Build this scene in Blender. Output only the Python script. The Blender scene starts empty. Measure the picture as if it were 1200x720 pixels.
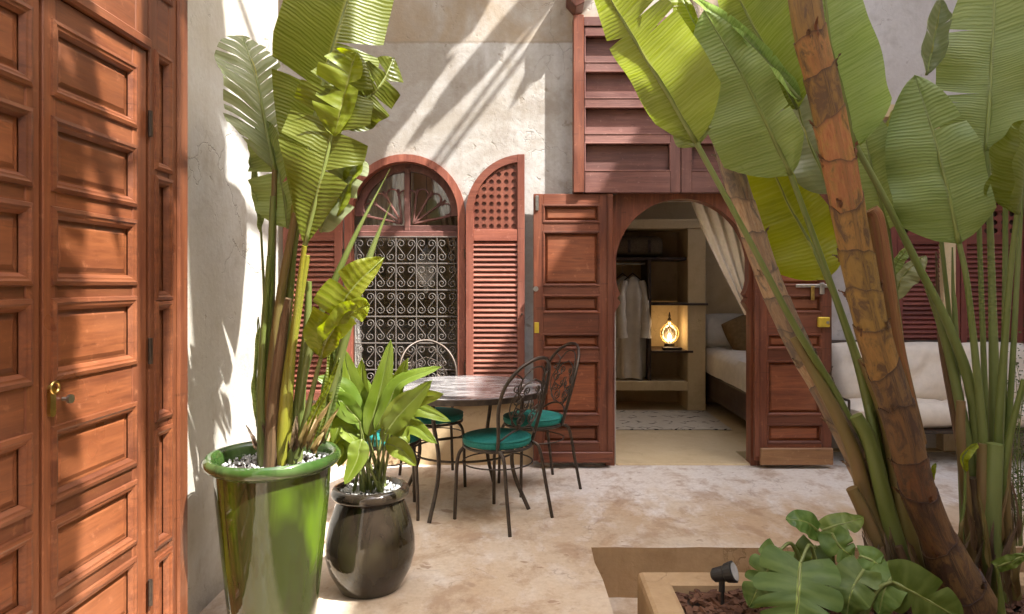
import bpy, bmesh, math, random
from mathutils import Vector, Matrix, Quaternion, noise as mnoise
random.seed(7)
SC = bpy.context.scene
COL = SC.collection
R = math.radians
# ------------------------------------------------------------------ camera, light, exposure
CAMH = 1.37
cd = bpy.data.cameras.new('camera'); cam = bpy.data.objects.new('camera', cd); COL.objects.link(cam)
cam.location = (0, 0, CAMH); cam.rotation_euler = (R(90), 0, 0)
cd.lens = 24; cd.sensor_width = 36; cd.shift_x = -20/1200; cd.shift_y = -26/1200
cd.clip_start = 0.05; cd.clip_end = 400
SC.camera = cam
SUN = Vector((-1, 0.63, -1.6)).normalized()          # direction the sunlight travels
world = bpy.data.worlds.new('World'); SC.world = world; world.use_nodes = True
wn = world.node_tree.nodes; wl_ = world.node_tree.links
sky = wn.new('ShaderNodeTexSky'); sky.sky_type = 'NISHITA'; sky.sun_disc = False
sky.sun_elevation = math.asin(-SUN.z); sky.sun_rotation = math.atan2(-SUN.x, -SUN.y)
sky.dust_density = 3.0; sky.air_density = 0.8; sky.ozone_density = 0.5
wl_.new(sky.outputs[0], wn['Background'].inputs[0]); wn['Background'].inputs[1].default_value = 0.15
sl = bpy.data.lights.new('sun', 'SUN'); sl.energy = 2.65; sl.angle = R(0.5); sl.color = (1, 0.98, 0.95)
so = bpy.data.objects.new('sun', sl); COL.objects.link(so); so.rotation_euler = SUN.to_track_quat('-Z', 'Y').to_euler()
so.location = (6, -4, 12)
vs = SC.view_settings; vs.view_transform = 'Standard'; vs.look = 'None'; vs.gamma = 1; vs.exposure = 2.46
vs.use_curve_mapping = False
SC.cycles.max_bounces = 10; SC.cycles.diffuse_bounces = 6; SC.cycles.glossy_bounces = 4
SC.cycles.transmission_bounces = 6; SC.cycles.transparent_max_bounces = 8
SC.cycles.caustics_reflective = False; SC.cycles.caustics_refractive = False
SC.cycles.sample_clamp_indirect = 6

F = 800.0
def W(x, y, d):                                       # photograph pixel at a distance -> place in the courtyard
    return Vector(((x-620)*d/F, d, CAMH-(y-334)*d/F))
def lerp(a, b, t): return a+(b-a)*t
def rnd(a, b): return random.uniform(a, b)

# ------------------------------------------------------------------ mesh helpers
class MB:
    def __init__(s): s.v = []; s.f = []; s.m = []; s.uv = {}
    def add(s, vs, fs, mi=0):
        o = len(s.v); s.v += [Vector(p) for p in vs]
        for f in fs: s.f.append([i+o for i in f]); s.m.append(mi)
        return o
    def box(s, x0, x1, y0, y1, z0, z1, mi=0):
        s.add([(x0,y0,z0),(x1,y0,z0),(x1,y1,z0),(x0,y1,z0),(x0,y0,z1),(x1,y0,z1),(x1,y1,z1),(x0,y1,z1)],
              [(0,3,2,1),(4,5,6,7),(0,1,5,4),(1,2,6,5),(2,3,7,6),(3,0,4,7)], mi)
    def tube(s, pts, r, n=8, mi=0, caps=True, flat=1.0):
        pts = [Vector(p) for p in pts]
        if not callable(r): rr = r; r = (lambda t: rr)
        up = None; rings = []
        for i, p in enumerate(pts):
            t = (pts[min(i+1, len(pts)-1)]-pts[max(i-1, 0)])
            t = t.normalized() if t.length > 1e-9 else Vector((0,0,1))
            if up is None:
                up = Vector((0,0,1)) if abs(t.z) < 0.9 else Vector((0,1,0))
            a = (up-t*up.dot(t)).normalized(); b = t.cross(a); up = a
            rad = r(i/max(1, len(pts)-1))
            rings.append([p+a*math.cos(2*math.pi*k/n)*rad+b*math.sin(2*math.pi*k/n)*rad*flat for k in range(n)])
        vs = [q for g in rings for q in g]; fs = []
        for i in range(len(pts)-1):
            for k in range(n):
                fs.append((i*n+k, i*n+(k+1) % n, (i+1)*n+(k+1) % n, (i+1)*n+k))
        if caps:
            fs.append(tuple(reversed(range(n)))); L = (len(pts)-1)*n; fs.append(tuple(range(L, L+n)))
        s.add(vs, fs, mi)
    def lathe(s, c, prof, n=32, mi=0, close=True):
        c = Vector(c); vs = []; fs = []
        for (r, z) in prof:
            for k in range(n):
                a = 2*math.pi*k/n; vs.append(c+Vector((math.cos(a)*r, math.sin(a)*r, z)))
        for i in range(len(prof)-1):
            for k in range(n):
                fs.append((i*n+k, i*n+(k+1) % n, (i+1)*n+(k+1) % n, (i+1)*n+k))
        if close:
            fs.append(tuple(reversed(range(n)))); L = (len(prof)-1)*n; fs.append(tuple(range(L, L+n)))
        s.add(vs, fs, mi)
    def prism(s, poly, fn0, fn1, mi=0):               # closed outline -> extruded plate
        n = len(poly); vs = [fn0(*p) for p in poly]+[fn1(*p) for p in poly]
        fs = [tuple(range(n)), tuple(reversed(range(n, 2*n)))]+[(k, k+n, (k+1) % n+n, (k+1) % n) for k in range(n)]
        s.add(vs, fs, mi)
    def strip(s, inner, outer, fn0, fn1, mi=0, closed=False):   # band between two polylines, with thickness
        n = len(inner); vs = [fn0(*p) for p in inner]+[fn0(*p) for p in outer]+[fn1(*p) for p in inner]+[fn1(*p) for p in outer]
        fs = []
        for k in range(n if closed else n-1):
            j = (k+1) % n
            fs += [(k, j, n+j, n+k), (2*n+k, 3*n+k, 3*n+j, 2*n+j), (k, 2*n+k, 2*n+j, j), (n+k, n+j, 3*n+j, 3*n+k)]
        if not closed:
            fs += [(0, n, 3*n, 2*n), (n-1, 3*n-1, 4*n-1, 2*n-1)]
        s.add(vs, fs, mi)
    def build(s, name, mats, parent=None, smooth=False, base=None, bevel=0, recalc=True, uvs=None):
        if not isinstance(mats, (list, tuple)): mats = [mats]
        if parent is not None: o0 = WL[parent.name]
        elif base is not None: o0 = Vector(base)
        else:
            lo = Vector((min(p.x for p in s.v), min(p.y for p in s.v), min(p.z for p in s.v)))
            hi = Vector((max(p.x for p in s.v), max(p.y for p in s.v), 0)); o0 = Vector(((lo.x+hi.x)/2, (lo.y+hi.y)/2, lo.z))
        me = bpy.data.meshes.new(name)
        me.from_pydata([tuple(p-o0) for p in s.v], [], s.f)
        for m in mats: me.materials.append(m)
        me.polygons.foreach_set('material_index', s.m)
        if uvs is not None:
            ul = me.uv_layers.new(name='UVMap')
            li = [0]*len(me.loops); me.loops.foreach_get('vertex_index', li)
            buf = []
            for i in li: buf += list(uvs[i])
            ul.data.foreach_set('uv', buf)
        if recalc or bevel:
            bm = bmesh.new(); bm.from_mesh(me)
            if recalc: bmesh.ops.recalc_face_normals(bm, faces=bm.faces)
            if bevel: bmesh.ops.bevel(bm, geom=list(bm.edges), offset=bevel, segments=1, affect='EDGES', profile=0.6)
            bm.to_mesh(me); bm.free()
        if smooth:
            me.shade_smooth()
            if recalc: me.set_sharp_from_angle(angle=R(48))
        o = bpy.data.objects.new(name, me); COL.objects.link(o)
        if parent is not None: o.parent = parent
        else: o.location = o0
        WL[o.name] = Vector(o0)
        return o
WL = {}
def empty(name, loc, label, cat, group=None):
    o = bpy.data.objects.new(name, None); COL.objects.link(o); o.location = loc; o.empty_display_size = 0.1
    WL[o.name] = Vector(loc); return tag(o, label, cat, group)
def tag(o, label=None, cat=None, group=None, kind=None):
    if label: o['label'] = label
    if cat: o['category'] = cat
    if group: o['group'] = group
    if kind: o['kind'] = kind
    return o
def copy_tree(o, parent=None):
    c = o.copy(); COL.objects.link(c); c.parent = parent; WL[c.name] = WL[o.name]
    for ch in list(o.children): copy_tree(ch, c)
    return c
def clone(o, loc_shift, parent):                     # another piece sharing the same mesh
    c = o.copy(); COL.objects.link(c); c.parent = parent
    c.location = Vector(o.location)+Vector(loc_shift); WL[c.name] = WL[o.name]; return c
def catmull(pts, n):
    pts = [Vector(p) for p in pts]
    if len(pts) == 2: return [pts[0].lerp(pts[1], i/(n-1)) for i in range(n)]
    P = [pts[0]*2-pts[1]]+pts+[pts[-1]*2-pts[-2]]
    seg = len(pts)-1; out = []
    for i in range(n):
        u = i/(n-1)*seg; k = min(int(u), seg-1); t = u-k; a, b, c, d = P[k:k+4]
        out.append(0.5*((2*b)+(c-a)*t+(2*a-5*b+4*c-d)*t*t+(3*b-a-3*c+d)*t**3))
    return out

# ------------------------------------------------------------------ procedural materials
class NT:
    def __init__(s, name):
        s.m = bpy.data.materials.new(name); s.m.use_nodes = True; s.t = s.m.node_tree; s.n = s.t.nodes; s.l = s.t.links
        s.b = s.n['Principled BSDF']; s.out = s.n['Material Output']
    def new(s, t, **kw):
        nd = s.n.new(t)
        for k, v in kw.items(): setattr(nd, k, v)
        return nd
    def link(s, a, b): s.l.new(a, b)
    def pos(s, scale=(1,1,1), rot=(0,0,0), src='pos'):
        if src == 'pos': o = s.new('ShaderNodeNewGeometry').outputs['Position']
        else: o = s.new('ShaderNodeTexCoord').outputs[src]
        mp = s.new('ShaderNodeMapping'); mp.inputs['Scale'].default_value = scale; mp.inputs['Rotation'].default_value = rot
        s.link(o, mp.inputs['Vector']); return mp.outputs[0]
    def noise(s, vec, scale, detail=4, rough=0.55, dist=0.0):
        n = s.new('ShaderNodeTexNoise'); n.inputs['Scale'].default_value = scale; n.inputs['Detail'].default_value = detail
        n.inputs['Roughness'].default_value = rough; n.inputs['Distortion'].default_value = dist
        s.link(vec, n.inputs['Vector']); return n.outputs['Fac']
    def ramp(s, fac, stops):
        r = s.new('ShaderNodeValToRGB'); e = r.color_ramp.elements
        while len(e) < len(stops): e.new(0.5)
        for i, (p, c) in enumerate(stops):
            e[i].position = p; e[i].color = (c, c, c, 1) if isinstance(c, (int, float)) else (*c, 1)
        s.link(fac, r.inputs[0]); return r.outputs[0]
    def mix(s, fac, a, b, mode='MIX'):
        m = s.new('ShaderNodeMix', data_type='RGBA', blend_type=mode)
        for sock, v in ((m.inputs['Factor'], fac), (m.inputs[6], a), (m.inputs[7], b)):
            if isinstance(v, (int, float)): sock.default_value = v
            elif isinstance(v, tuple): sock.default_value = (*v, 1)
            else: s.link(v, sock)
        return m.outputs[2]
    def math(s, op, a, b=0.0):
        m = s.new('ShaderNodeMath', operation=op)
        for sock, v in ((m.inputs[0], a), (m.inputs[1], b)):
            if isinstance(v, (int, float)): sock.default_value = v
            else: s.link(v, sock)
        return m.outputs[0]
    def bump(s, h, dist=0.005, strength=0.6, normal=None):
        b = s.new('ShaderNodeBump'); b.inputs['Distance'].default_value = dist; b.inputs['Strength'].default_value = strength
        s.link(h, b.inputs['Height'])
        if normal is not None: s.link(normal, b.inputs['Normal'])
        s.link(b.outputs[0], s.b.inputs['Normal']); return b.outputs[0]
    def color(s, c):
        if isinstance(c, tuple): s.b.inputs['Base Color'].default_value = (*c, 1)
        else: s.link(c, s.b.inputs['Base Color'])
    def rough(s, r):
        if isinstance(r, (int, float)): s.b.inputs['Roughness'].default_value = r
        else: s.link(r, s.b.inputs['Roughness'])

def plaster(name, pale, mid, dark, ochre=None, seed=0.0, drip=0.5):
    t = NT(name); p = t.pos()
    off = t.new('ShaderNodeVectorMath', operation='ADD'); off.inputs[1].default_value = (seed, seed*1.7, seed*0.6); t.link(p, off.inputs[0]); p = off.outputs[0]
    big = t.noise(p, 0.9, 6, 0.62, 0.5); med = t.noise(p, 4.5, 6, 0.65, 0.3); fine = t.noise(p, 38, 4, 0.6)
    c = t.mix(t.ramp(t.math('ADD', t.math('MULTIPLY', big, 0.75), t.math('MULTIPLY', med, 0.25)), [(0.44, 0.0), (0.60, 1.0)]), mid, pale)
    c = t.mix(t.math('MULTIPLY', t.ramp(med, [(0.50, 0.0), (0.68, 1.0)]), 0.6), c, dark)
    dp = t.pos(scale=(7, 7, 0.55)); dr = t.noise(dp, 1.0, 5, 0.6, 0.2)
    c = t.mix(t.math('MULTIPLY', t.ramp(dr, [(0.5, 0.0), (0.75, 1.0)]), drip), c, dark)
    if ochre:
        sx = t.new('ShaderNodeSeparateXYZ'); g = t.new('ShaderNodeNewGeometry'); t.link(g.outputs['Position'], sx.inputs[0])
        zz = t.math('ADD', sx.outputs['Z'], t.math('MULTIPLY', med, 0.05))
        up = t.ramp(t.math('SUBTRACT', zz, 2.75), [(0.48, 0.0), (0.50, 1.0)])
        am = t.math('MULTIPLY', up, t.ramp(t.noise(p, 1.7, 5, 0.6, 0.8), [(0.35, 0.1), (0.6, 0.75)]))
        c = t.mix(am, c, ochre)
        ln = t.ramp(t.math('ABSOLUTE', t.math('SUBTRACT', zz, 3.245)), [(0.004, 1.0), (0.012, 0.0)])
        c = t.mix(t.math('MULTIPLY', ln, 0.5), c, dark)
    vor = t.new('ShaderNodeTexVoronoi', feature='DISTANCE_TO_EDGE'); vor.inputs['Scale'].default_value = 1.1
    wv = t.new('ShaderNodeVectorMath', operation='ADD'); nz = t.new('ShaderNodeTexNoise'); nz.inputs['Scale'].default_value = 3; nz.inputs['Detail'].default_value = 5
    t.link(p, nz.inputs['Vector']); t.link(p, wv.inputs[0]); t.link(nz.outputs['Color'], wv.inputs[1]); t.link(wv.outputs[0], vor.inputs['Vector'])
    crack = t.math('MULTIPLY', t.ramp(vor.outputs['Distance'], [(0.0, 1.0), (0.006, 0.0)]), t.ramp(big, [(0.47, 0.0), (0.56, 1.0)]))
    c = t.mix(t.math('MULTIPLY', crack, 0.35), c, tuple(x*0.55 for x in dark))
    c = t.mix(t.math('MULTIPLY', t.ramp(fine, [(0.3, 0.0), (0.75, 1.0)]), 0.22), c, dark)
    pit = t.ramp(t.noise(p, 13, 3, 0.5), [(0.68, 0.0), (0.73, 1.0)])
    c = t.mix(t.math('MULTIPLY', pit, 0.5), c, dark)
    t.color(c); t.rough(0.82); t.b.inputs['Specular IOR Level'].default_value = 0.25
    h = t.math('ADD', t.math('MULTIPLY', med, 1.0), t.math('MULTIPLY', fine, 0.35))
    h = t.math('SUBTRACT', h, t.math('MULTIPLY', crack, 0.5)); h = t.math('SUBTRACT', h, t.math('MULTIPLY', pit, 0.25))
    t.bump(h, 0.012, 0.55)
    return t.m

def wood(name, base, dark, light, axis, gloss=0.42, wear=0.35):
    t = NT(name)
    sc = {'x': (1.2, 16, 16), 'y': (16, 1.2, 16), 'z': (16, 16, 1.2)}[axis]
    p = t.pos(scale=sc); q = t.pos()
    oi = t.new('ShaderNodeObjectInfo'); shift = t.new('ShaderNodeVectorMath', operation='ADD')
    cm = t.new('ShaderNodeCombineXYZ'); t.link(t.math('MULTIPLY', oi.outputs['Random'], 37.0), cm.inputs[0]); t.link(t.math('MULTIPLY', oi.outputs['Random'], 19.0), cm.inputs[2])
    t.link(p, shift.inputs[0]); t.link(cm.outputs[0], shift.inputs[1]); p = shift.outputs[0]
    g1 = t.noise(p, 1.3, 6, 0.65, 0.6); g2 = t.noise(p, 6.0, 4, 0.6, 0.2); blot = t.noise(q, 2.2, 3, 0.5, 0.2)
    c = t.mix(t.ramp(g1, [(0.32, 0.0), (0.68, 1.0)]), dark, base)
    c = t.mix(t.math('MULTIPLY', t.ramp(g2, [(0.42, 0.0), (0.74, 1.0)]), 0.7), c, dark)
    c = t.mix(t.math('MULTIPLY', t.ramp(blot, [(0.48, 0.0), (0.8, 1.0)]), 0.35), c, light)
    
    sc_ = t.noise(q, 24, 4, 0.7)
    c = t.mix(t.math('MULTIPLY', t.ramp(sc_, [(0.60, 0.0), (0.72, 1.0)]), wear*0.9), c, tuple(min(1, x*1.25+0.02) for x in light))
    scr = t.ramp(t.noise(t.pos(scale=(3, 3, 26)), 2.0, 3, 0.5, 0.4), [(0.66, 0.0), (0.70, 1.0)])
    c = t.mix(t.math('MULTIPLY', scr, 0.4), c, tuple(x*0.4 for x in dark))
    v = t.math('ADD', t.math('MULTIPLY', oi.outputs['Random'], 0.46), 0.77)
    hs = t.new('ShaderNodeHueSaturation'); t.link(c, hs.inputs['Color']); t.link(v, hs.inputs['Value'])
    t.color(hs.outputs[0]); t.rough(t.ramp(blot, [(0.3, gloss-0.08), (0.7, gloss+0.2)]))
    t.bump(t.math('ADD', t.math('MULTIPLY', g2, 0.7), t.math('MULTIPLY', sc_, 0.25)), 0.0022, 0.4)
    return t.m
def woods(name, base, dark, light, **k):
    return {a: wood(name+'_'+a, base, dark, light, a, **k) for a in 'xyz'}

def leafmat(name, c1, c2, vein, trans=0.4, freq=60.0, rib=None, gloss=0.4, edge=None):
    t = NT(name); uv = t.new('ShaderNodeUVMap'); sx = t.new('ShaderNodeSeparateXYZ'); t.link(uv.outputs[0], sx.inputs[0])
    u, v = sx.outputs['X'], sx.outputs['Y']
    pz = t.pos()
    jit = t.math('MULTIPLY', t.noise(pz, 7, 4), 0.035)
    ph = t.math('MULTIPLY', t.math('ADD', v, jit), freq*6.2832)
    wv = t.math('ADD', t.math('MULTIPLY', t.math('SINE', ph), 0.5), 0.5)
    nn = t.noise(pz, 3.2, 5, 0.6); n2 = t.noise(t.pos(scale=(1, 1, 1)), 22, 4, 0.6)
    cmb = t.new('ShaderNodeCombineXYZ'); t.link(t.math('MULTIPLY', v, freq*0.9), cmb.inputs[1]); t.link(t.math('MULTIPLY', u, 0.6), cmb.inputs[0])
    strk = t.noise(cmb.outputs[0], 1.0, 3, 0.6)
    c = t.mix(t.ramp(nn, [(0.3, 0.0), (0.7, 1.0)]), c1, c2)
    c = t.mix(t.math('MULTIPLY', t.ramp(strk, [(0.38, 0.0), (0.7, 1.0)]), 0.6), c, vein)
    c = t.mix(t.math('MULTIPLY', t.ramp(wv, [(0.72, 0.0), (1.0, 1.0)]), 0.38), c, vein)
    au = t.math('ABSOLUTE', u)
    c = t.mix(t.ramp(au, [(0.02, 1.0), (0.06, 0.0)]), c, rib or vein)
    if edge:
        c = t.mix(t.math('MULTIPLY', t.ramp(t.math('ADD', au, t.math('ADD', t.math('MULTIPLY', n2, 0.10), t.math('MULTIPLY', t.noise(pz, 6, 4, 0.6), 0.22))), [(1.13, 0.0), (1.19, 1.0)]), 0.8), c, edge)
    c = t.mix(t.math('MULTIPLY', t.ramp(n2, [(0.62, 0.0), (0.75, 1.0)]), 0.25), c, tuple(x*0.5 for x in c1))
    oi = t.new('ShaderNodeObjectInfo'); hv = t.new('ShaderNodeHueSaturation'); t.link(c, hv.inputs['Color'])
    t.link(t.math('ADD', t.math('MULTIPLY', oi.outputs['Random'], 0.45), 0.78), hv.inputs['Value']); t.link(t.math('ADD', t.math('MULTIPLY', t.math('FRACT', t.math('MULTIPLY', oi.outputs['Random'], 5.7)), 0.03), 0.482), hv.inputs['Hue']); c = hv.outputs[0]
    t.color(c); t.rough(t.ramp(nn, [(0.3, gloss-0.06), (0.7, gloss+0.16)])); t.b.inputs['Specular IOR Level'].default_value = 0.4
    nb = t.bump(t.math('ADD', wv, t.math('MULTIPLY', strk, 1.6)), 0.0022, 0.5)
    tr = t.new('ShaderNodeBsdfTranslucent'); hs = t.new('ShaderNodeHueSaturation'); hs.inputs['Saturation'].default_value = 1.1; hs.inputs['Value'].default_value = 1.7
    t.link(c, hs.inputs['Color']); t.link(hs.outputs[0], tr.inputs['Color']); t.link(nb, tr.inputs['Normal'])
    mx = t.new('ShaderNodeMixShader'); mx.inputs[0].default_value = trans
    t.link(t.b.outputs[0], mx.inputs[1]); t.link(tr.outputs[0], mx.inputs[2]); t.link(mx.outputs[0], t.out.inputs[0])
    return t.m

def simple(name, c, rough=0.5, metal=0.0, var=0.25, scale=12, bump=0.002, spec=0.5, c2=None, stretch=(1,1,1), coat=0.0):
    t = NT(name); p = t.pos(scale=stretch); n = t.noise(p, scale, 5, 0.6, 0.2)
    c2 = c2 or tuple(x*(1-var) for x in c)
    t.color(t.mix(t.ramp(n, [(0.35, 0.0), (0.68, 1.0)]), c, c2)); t.rough(t.ramp(n, [(0.3, max(0.02, rough-0.06)), (0.7, min(1, rough+0.1))]))
    t.b.inputs['Metallic'].default_value = metal; t.b.inputs['Specular IOR Level'].default_value = spec
    if coat: t.b.inputs['Coat Weight'].default_value = coat; t.b.inputs['Coat Roughness'].default_value = 0.06
    if bump: t.bump(t.noise(p, scale*4, 4, 0.6), bump, 0.5)
    return t.m

M = {}
M['wall'] = plaster('plaster_back', (0.55,0.545,0.53), (0.37,0.335,0.285), (0.24,0.195,0.145), (0.34,0.25,0.15), 0.0, 0.36)
M['wall_left'] = plaster('plaster_left', (0.53,0.52,0.485), (0.47,0.435,0.365), (0.34,0.29,0.215), None, 4.3, 0.5)
M['wall_far'] = plaster('plaster_far', (0.62,0.59,0.56), (0.53,0.49,0.46), (0.36,0.32,0.29), None, 9.1, 0.3)
M['wall_plain'] = plaster('plaster_plain', (0.62,0.58,0.50), (0.56,0.50,0.41), (0.44,0.37,0.28), None, 2.2, 0.2)
M['room'] = plaster('plaster_room', (0.66,0.53,0.33), (0.60,0.46,0.27), (0.48,0.35,0.19), None, 6.2, 0.2)
M['dado'] = plaster('plaster_dado', (0.58,0.44,0.27), (0.50,0.36,0.20), (0.36,0.24,0.13), None, 3.3, 0.3)
M['tan'] = plaster('plaster_tan', (0.50,0.35,0.20), (0.42,0.28,0.15), (0.28,0.17,0.085), None, 1.2, 0.35)
def floor_mat():
    t = NT('floor_polished'); p = t.pos(); pl = t.pos(scale=(1.5, 0.85, 1))
    big = t.noise(pl, 1.1, 6, 0.62, 0.6); med = t.noise(pl, 4.2, 7, 0.68, 0.3); fine = t.noise(p, 45, 4, 0.6); st = t.noise(t.pos(scale=(1.9, 1.5, 1)), 2.2, 7, 0.68, 0.3)
    c = t.mix(t.ramp(big, [(0.36, 0.0), (0.62, 1.0)]), (0.54,0.39,0.25), (0.64,0.53,0.40))
    c = t.mix(t.math('MULTIPLY', t.ramp(med, [(0.5, 0.0), (0.68, 1.0)]), 0.6), c, (0.74,0.68,0.61))
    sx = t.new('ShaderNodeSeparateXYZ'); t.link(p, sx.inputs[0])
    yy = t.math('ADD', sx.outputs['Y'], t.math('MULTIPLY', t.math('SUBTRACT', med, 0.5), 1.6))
    pale_back = t.ramp(t.math('MULTIPLY', t.math('SUBTRACT', yy, 4.0), 1.0), [(0.05, 0.0), (0.55, 1.0)])  # floor colour turns paler towards the back wall, edge broken by noise
    c = t.mix(t.math('MULTIPLY', pale_back, 0.62), c, (0.82,0.79,0.755))
    c = t.mix(t.math('MULTIPLY', t.ramp(st, [(0.50, 0.0), (0.62, 1.0)]), 0.62), c, (0.36,0.22,0.125))
    c = t.mix(t.math('MULTIPLY', t.ramp(t.noise(t.pos(scale=(1.3, 1.5, 1)), 6.5, 6, 0.68, 0.25), [(0.60, 0.0), (0.68, 1.0)]), 0.42), c, (0.27,0.155,0.095))
    c = t.mix(t.math('MULTIPLY', t.ramp(t.noise(t.pos(scale=(1.5, 1.2, 1)), 15, 6, 0.7, 0.2), [(0.5, 0.0), (0.7, 1.0)]), 0.35), c, (0.40,0.28,0.19))
    c = t.mix(t.math('MULTIPLY', t.ramp(fine, [(0.35, 0.0), (0.75, 1.0)]), 0.25), c, (0.33,0.23,0.15))
    spots = t.math('MULTIPLY', t.ramp(t.noise(t.pos(scale=(1.0, 1.6, 1)), 4.6, 4, 0.6, 0.2), [(0.655, 0.0), (0.675, 1.0)]), t.ramp(big, [(0.42, 0.0), (0.5, 1.0)]))
    c = t.mix(t.math('MULTIPLY', spots, 0.7), c, (0.30,0.18,0.11))
    vc = t.new('ShaderNodeTexVoronoi', feature='DISTANCE_TO_EDGE'); vc.inputs['Scale'].default_value = 0.8; wv = t.new('ShaderNodeVectorMath', operation='ADD'); nz = t.new('ShaderNodeTexNoise'); nz.inputs['Scale'].default_value = 2.2; nz.inputs['Detail'].default_value = 6
    t.link(p, nz.inputs['Vector']); t.link(p, wv.inputs[0]); t.link(nz.outputs['Color'], wv.inputs[1]); t.link(wv.outputs[0], vc.inputs['Vector'])
    crk = t.math('MULTIPLY', t.ramp(vc.outputs['Distance'], [(0.0, 1.0), (0.005, 0.0)]), t.ramp(med, [(0.45, 0.0), (0.6, 1.0)]))
    c = t.mix(t.math('MULTIPLY', crk, 0.5), c, (0.22,0.14,0.09))
    t.color(c); t.rough(t.ramp(med, [(0.35, 0.42), (0.65, 0.62)])); t.b.inputs['Specular IOR Level'].default_value = 0.35
    t.bump(t.math('ADD', t.math('MULTIPLY', med, 1.0), t.math('MULTIPLY', fine, 0.2)), 0.008, 0.5)
    return t.m
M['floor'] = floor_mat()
WD = woods('door_wood', (0.235,0.078,0.030), (0.105,0.032,0.015), (0.35,0.14,0.06), gloss=0.33)        # big carved door
WB = woods('bedroom_wood', (0.22,0.066,0.030), (0.085,0.024,0.013), (0.33,0.125,0.06), gloss=0.42)    # arched doorway
WBP = woods('bedroom_panel', (0.30,0.095,0.038), (0.13,0.036,0.017), (0.40,0.16,0.07), gloss=0.4)
WDP = woods('door_panel', (0.29,0.098,0.036), (0.15,0.046,0.019), (0.42,0.17,0.075), gloss=0.33)
WS = woods('shutter_wood', (0.29,0.095,0.055), (0.16,0.044,0.026), (0.42,0.18,0.12), gloss=0.5)       # window shutters
WC = woods('cupboard_wood', (0.21,0.088,0.066), (0.095,0.034,0.026), (0.36,0.20,0.165), gloss=0.5)     # upper cupboard
WK = woods('dark_wood', (0.055,0.028,0.016), (0.025,0.012,0.008), (0.09,0.05,0.03), gloss=0.45)
WR = woods('far_shutter_wood', (0.20,0.050,0.035), (0.12,0.026,0.020), (0.26,0.085,0.06), gloss=0.5)
M['pale_wood'] = wood('pale_wood', (0.32,0.17,0.075), (0.20,0.095,0.04), (0.42,0.27,0.14), 'x')
M['iron'] = simple('wrought_iron', (0.055,0.045,0.038), 0.42, 0.7, 0.4, 40, 0.001, c2=(0.10,0.075,0.055))
M['grille'] = simple('grille_iron', (0.17,0.148,0.128), 0.5, 0.2, 0.3, 30, 0.001)
M['brass'] = simple('brass', (0.55,0.38,0.12), 0.32, 1.0, 0.4, 30, 0.001)
M['yellow'] = simple('yellow_brass', (0.72,0.52,0.06), 0.35, 0.4, 0.2, 30, 0.0005)
M['steel'] = simple('steel', (0.5,0.48,0.45), 0.35, 1.0, 0.4, 30, 0.001)
M['teal'] = simple('teal_cloth', (0.008,0.19,0.155), 0.7, 0, 0.25, 90, 0.002)
M['cream'] = simple('cream_cloth', (0.74,0.65,0.54), 0.8, 0, 0.12, 14, 0.004)
M['white_cloth'] = simple('white_cloth', (0.66,0.60,0.52), 0.85, 0, 0.15, 10, 0.004)
M['brown_cloth'] = simple('brown_cloth', (0.20,0.115,0.035), 0.8, 0, 0.3, 30, 0.003)
M['curtain'] = simple('curtain_cloth', (0.78,0.69,0.56), 0.85, 0, 0.12, 25, 0.002)
M['net'] = simple('window_curtain', (0.30,0.22,0.15), 0.85, 0, 0.25, 25, 0.002)
M['pebble'] = simple('white_pebble', (0.52,0.51,0.48), 0.7, 0, 0.45, 20, 0.001)
M['soil'] = simple('soil', (0.05,0.032,0.02), 0.95, 0, 0.5, 30, 0.01)
M['mulch'] = simple('bark_chip', (0.16,0.07,0.035), 0.85, 0, 0.6, 18, 0.004, c2=(0.06,0.026,0.016))
M['black'] = simple('black_plastic', (0.02,0.02,0.02), 0.45, 0, 0.2, 20, 0.0005)
M['pale_metal'] = simple('pale_metal', (0.68,0.66,0.62), 0.45, 0.2, 0.4, 60, 0.002)
M['lens'] = simple('lamp_lens', (0.55,0.57,0.58), 0.12, 0.3, 0.2, 20, 0)
M['wicker'] = simple('woven_case', (0.17,0.115,0.06), 0.75, 0, 0.6, 60, 0.006, stretch=(1,1,2.5))
M['chimney'] = M['wall_plain']
def glass(name, tint=(1,1,1), a=0.25):
    t = NT(name); t.color(tint); t.rough(0.03); tr = t.new('ShaderNodeBsdfTransparent'); tr.inputs[0].default_value = (0.9, 0.88, 0.84, 1)
    mx = t.new('ShaderNodeMixShader'); fr = t.new('ShaderNodeFresnel'); fr.inputs[0].default_value = 1.5
    gl = t.new('ShaderNodeBsdfGlossy'); gl.inputs['Roughness'].default_value = 0.04
    t.link(t.math('ADD', fr.outputs[0], a), mx.inputs[0]); t.link(tr.outputs[0], mx.inputs[1]); t.link(gl.outputs[0], mx.inputs[2]); t.link(mx.outputs[0], t.out.inputs[0]); return t.m
M['glass'] = glass('pane_glass', a=0.10)
M['lampglass'] = glass('lamp_glass', a=0.06)
def glaze(name, c1, c2, c3):
    t = NT(name); p = t.pos(); dr = t.noise(t.pos(scale=(11, 11, 0.9)), 1.0, 5, 0.6, 0.6); b = t.noise(t.pos(scale=(1, 1, 0.45)), 3.4, 3, 0.5, 0.5)
    c = t.mix(t.ramp(b, [(0.46, 0.0), (0.60, 1.0)]), c1, c2); c = t.mix(t.math('MULTIPLY', t.ramp(dr, [(0.48, 0.0), (0.66, 1.0)]), 0.8), c, c3)
    t.color(c); t.rough(t.ramp(b, [(0.3, 0.035), (0.7, 0.08)])); t.b.inputs['Coat Weight'].default_value = 0.15; t.b.inputs['Coat Roughness'].default_value = 0.04
    h = t.math('ADD', t.noise(t.pos(scale=(1,1,7)), 2.2, 3, 0.5), t.math('MULTIPLY', t.noise(p, 7, 3), 0.8)); t.bump(h, 0.003, 0.5); return t.m
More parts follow.
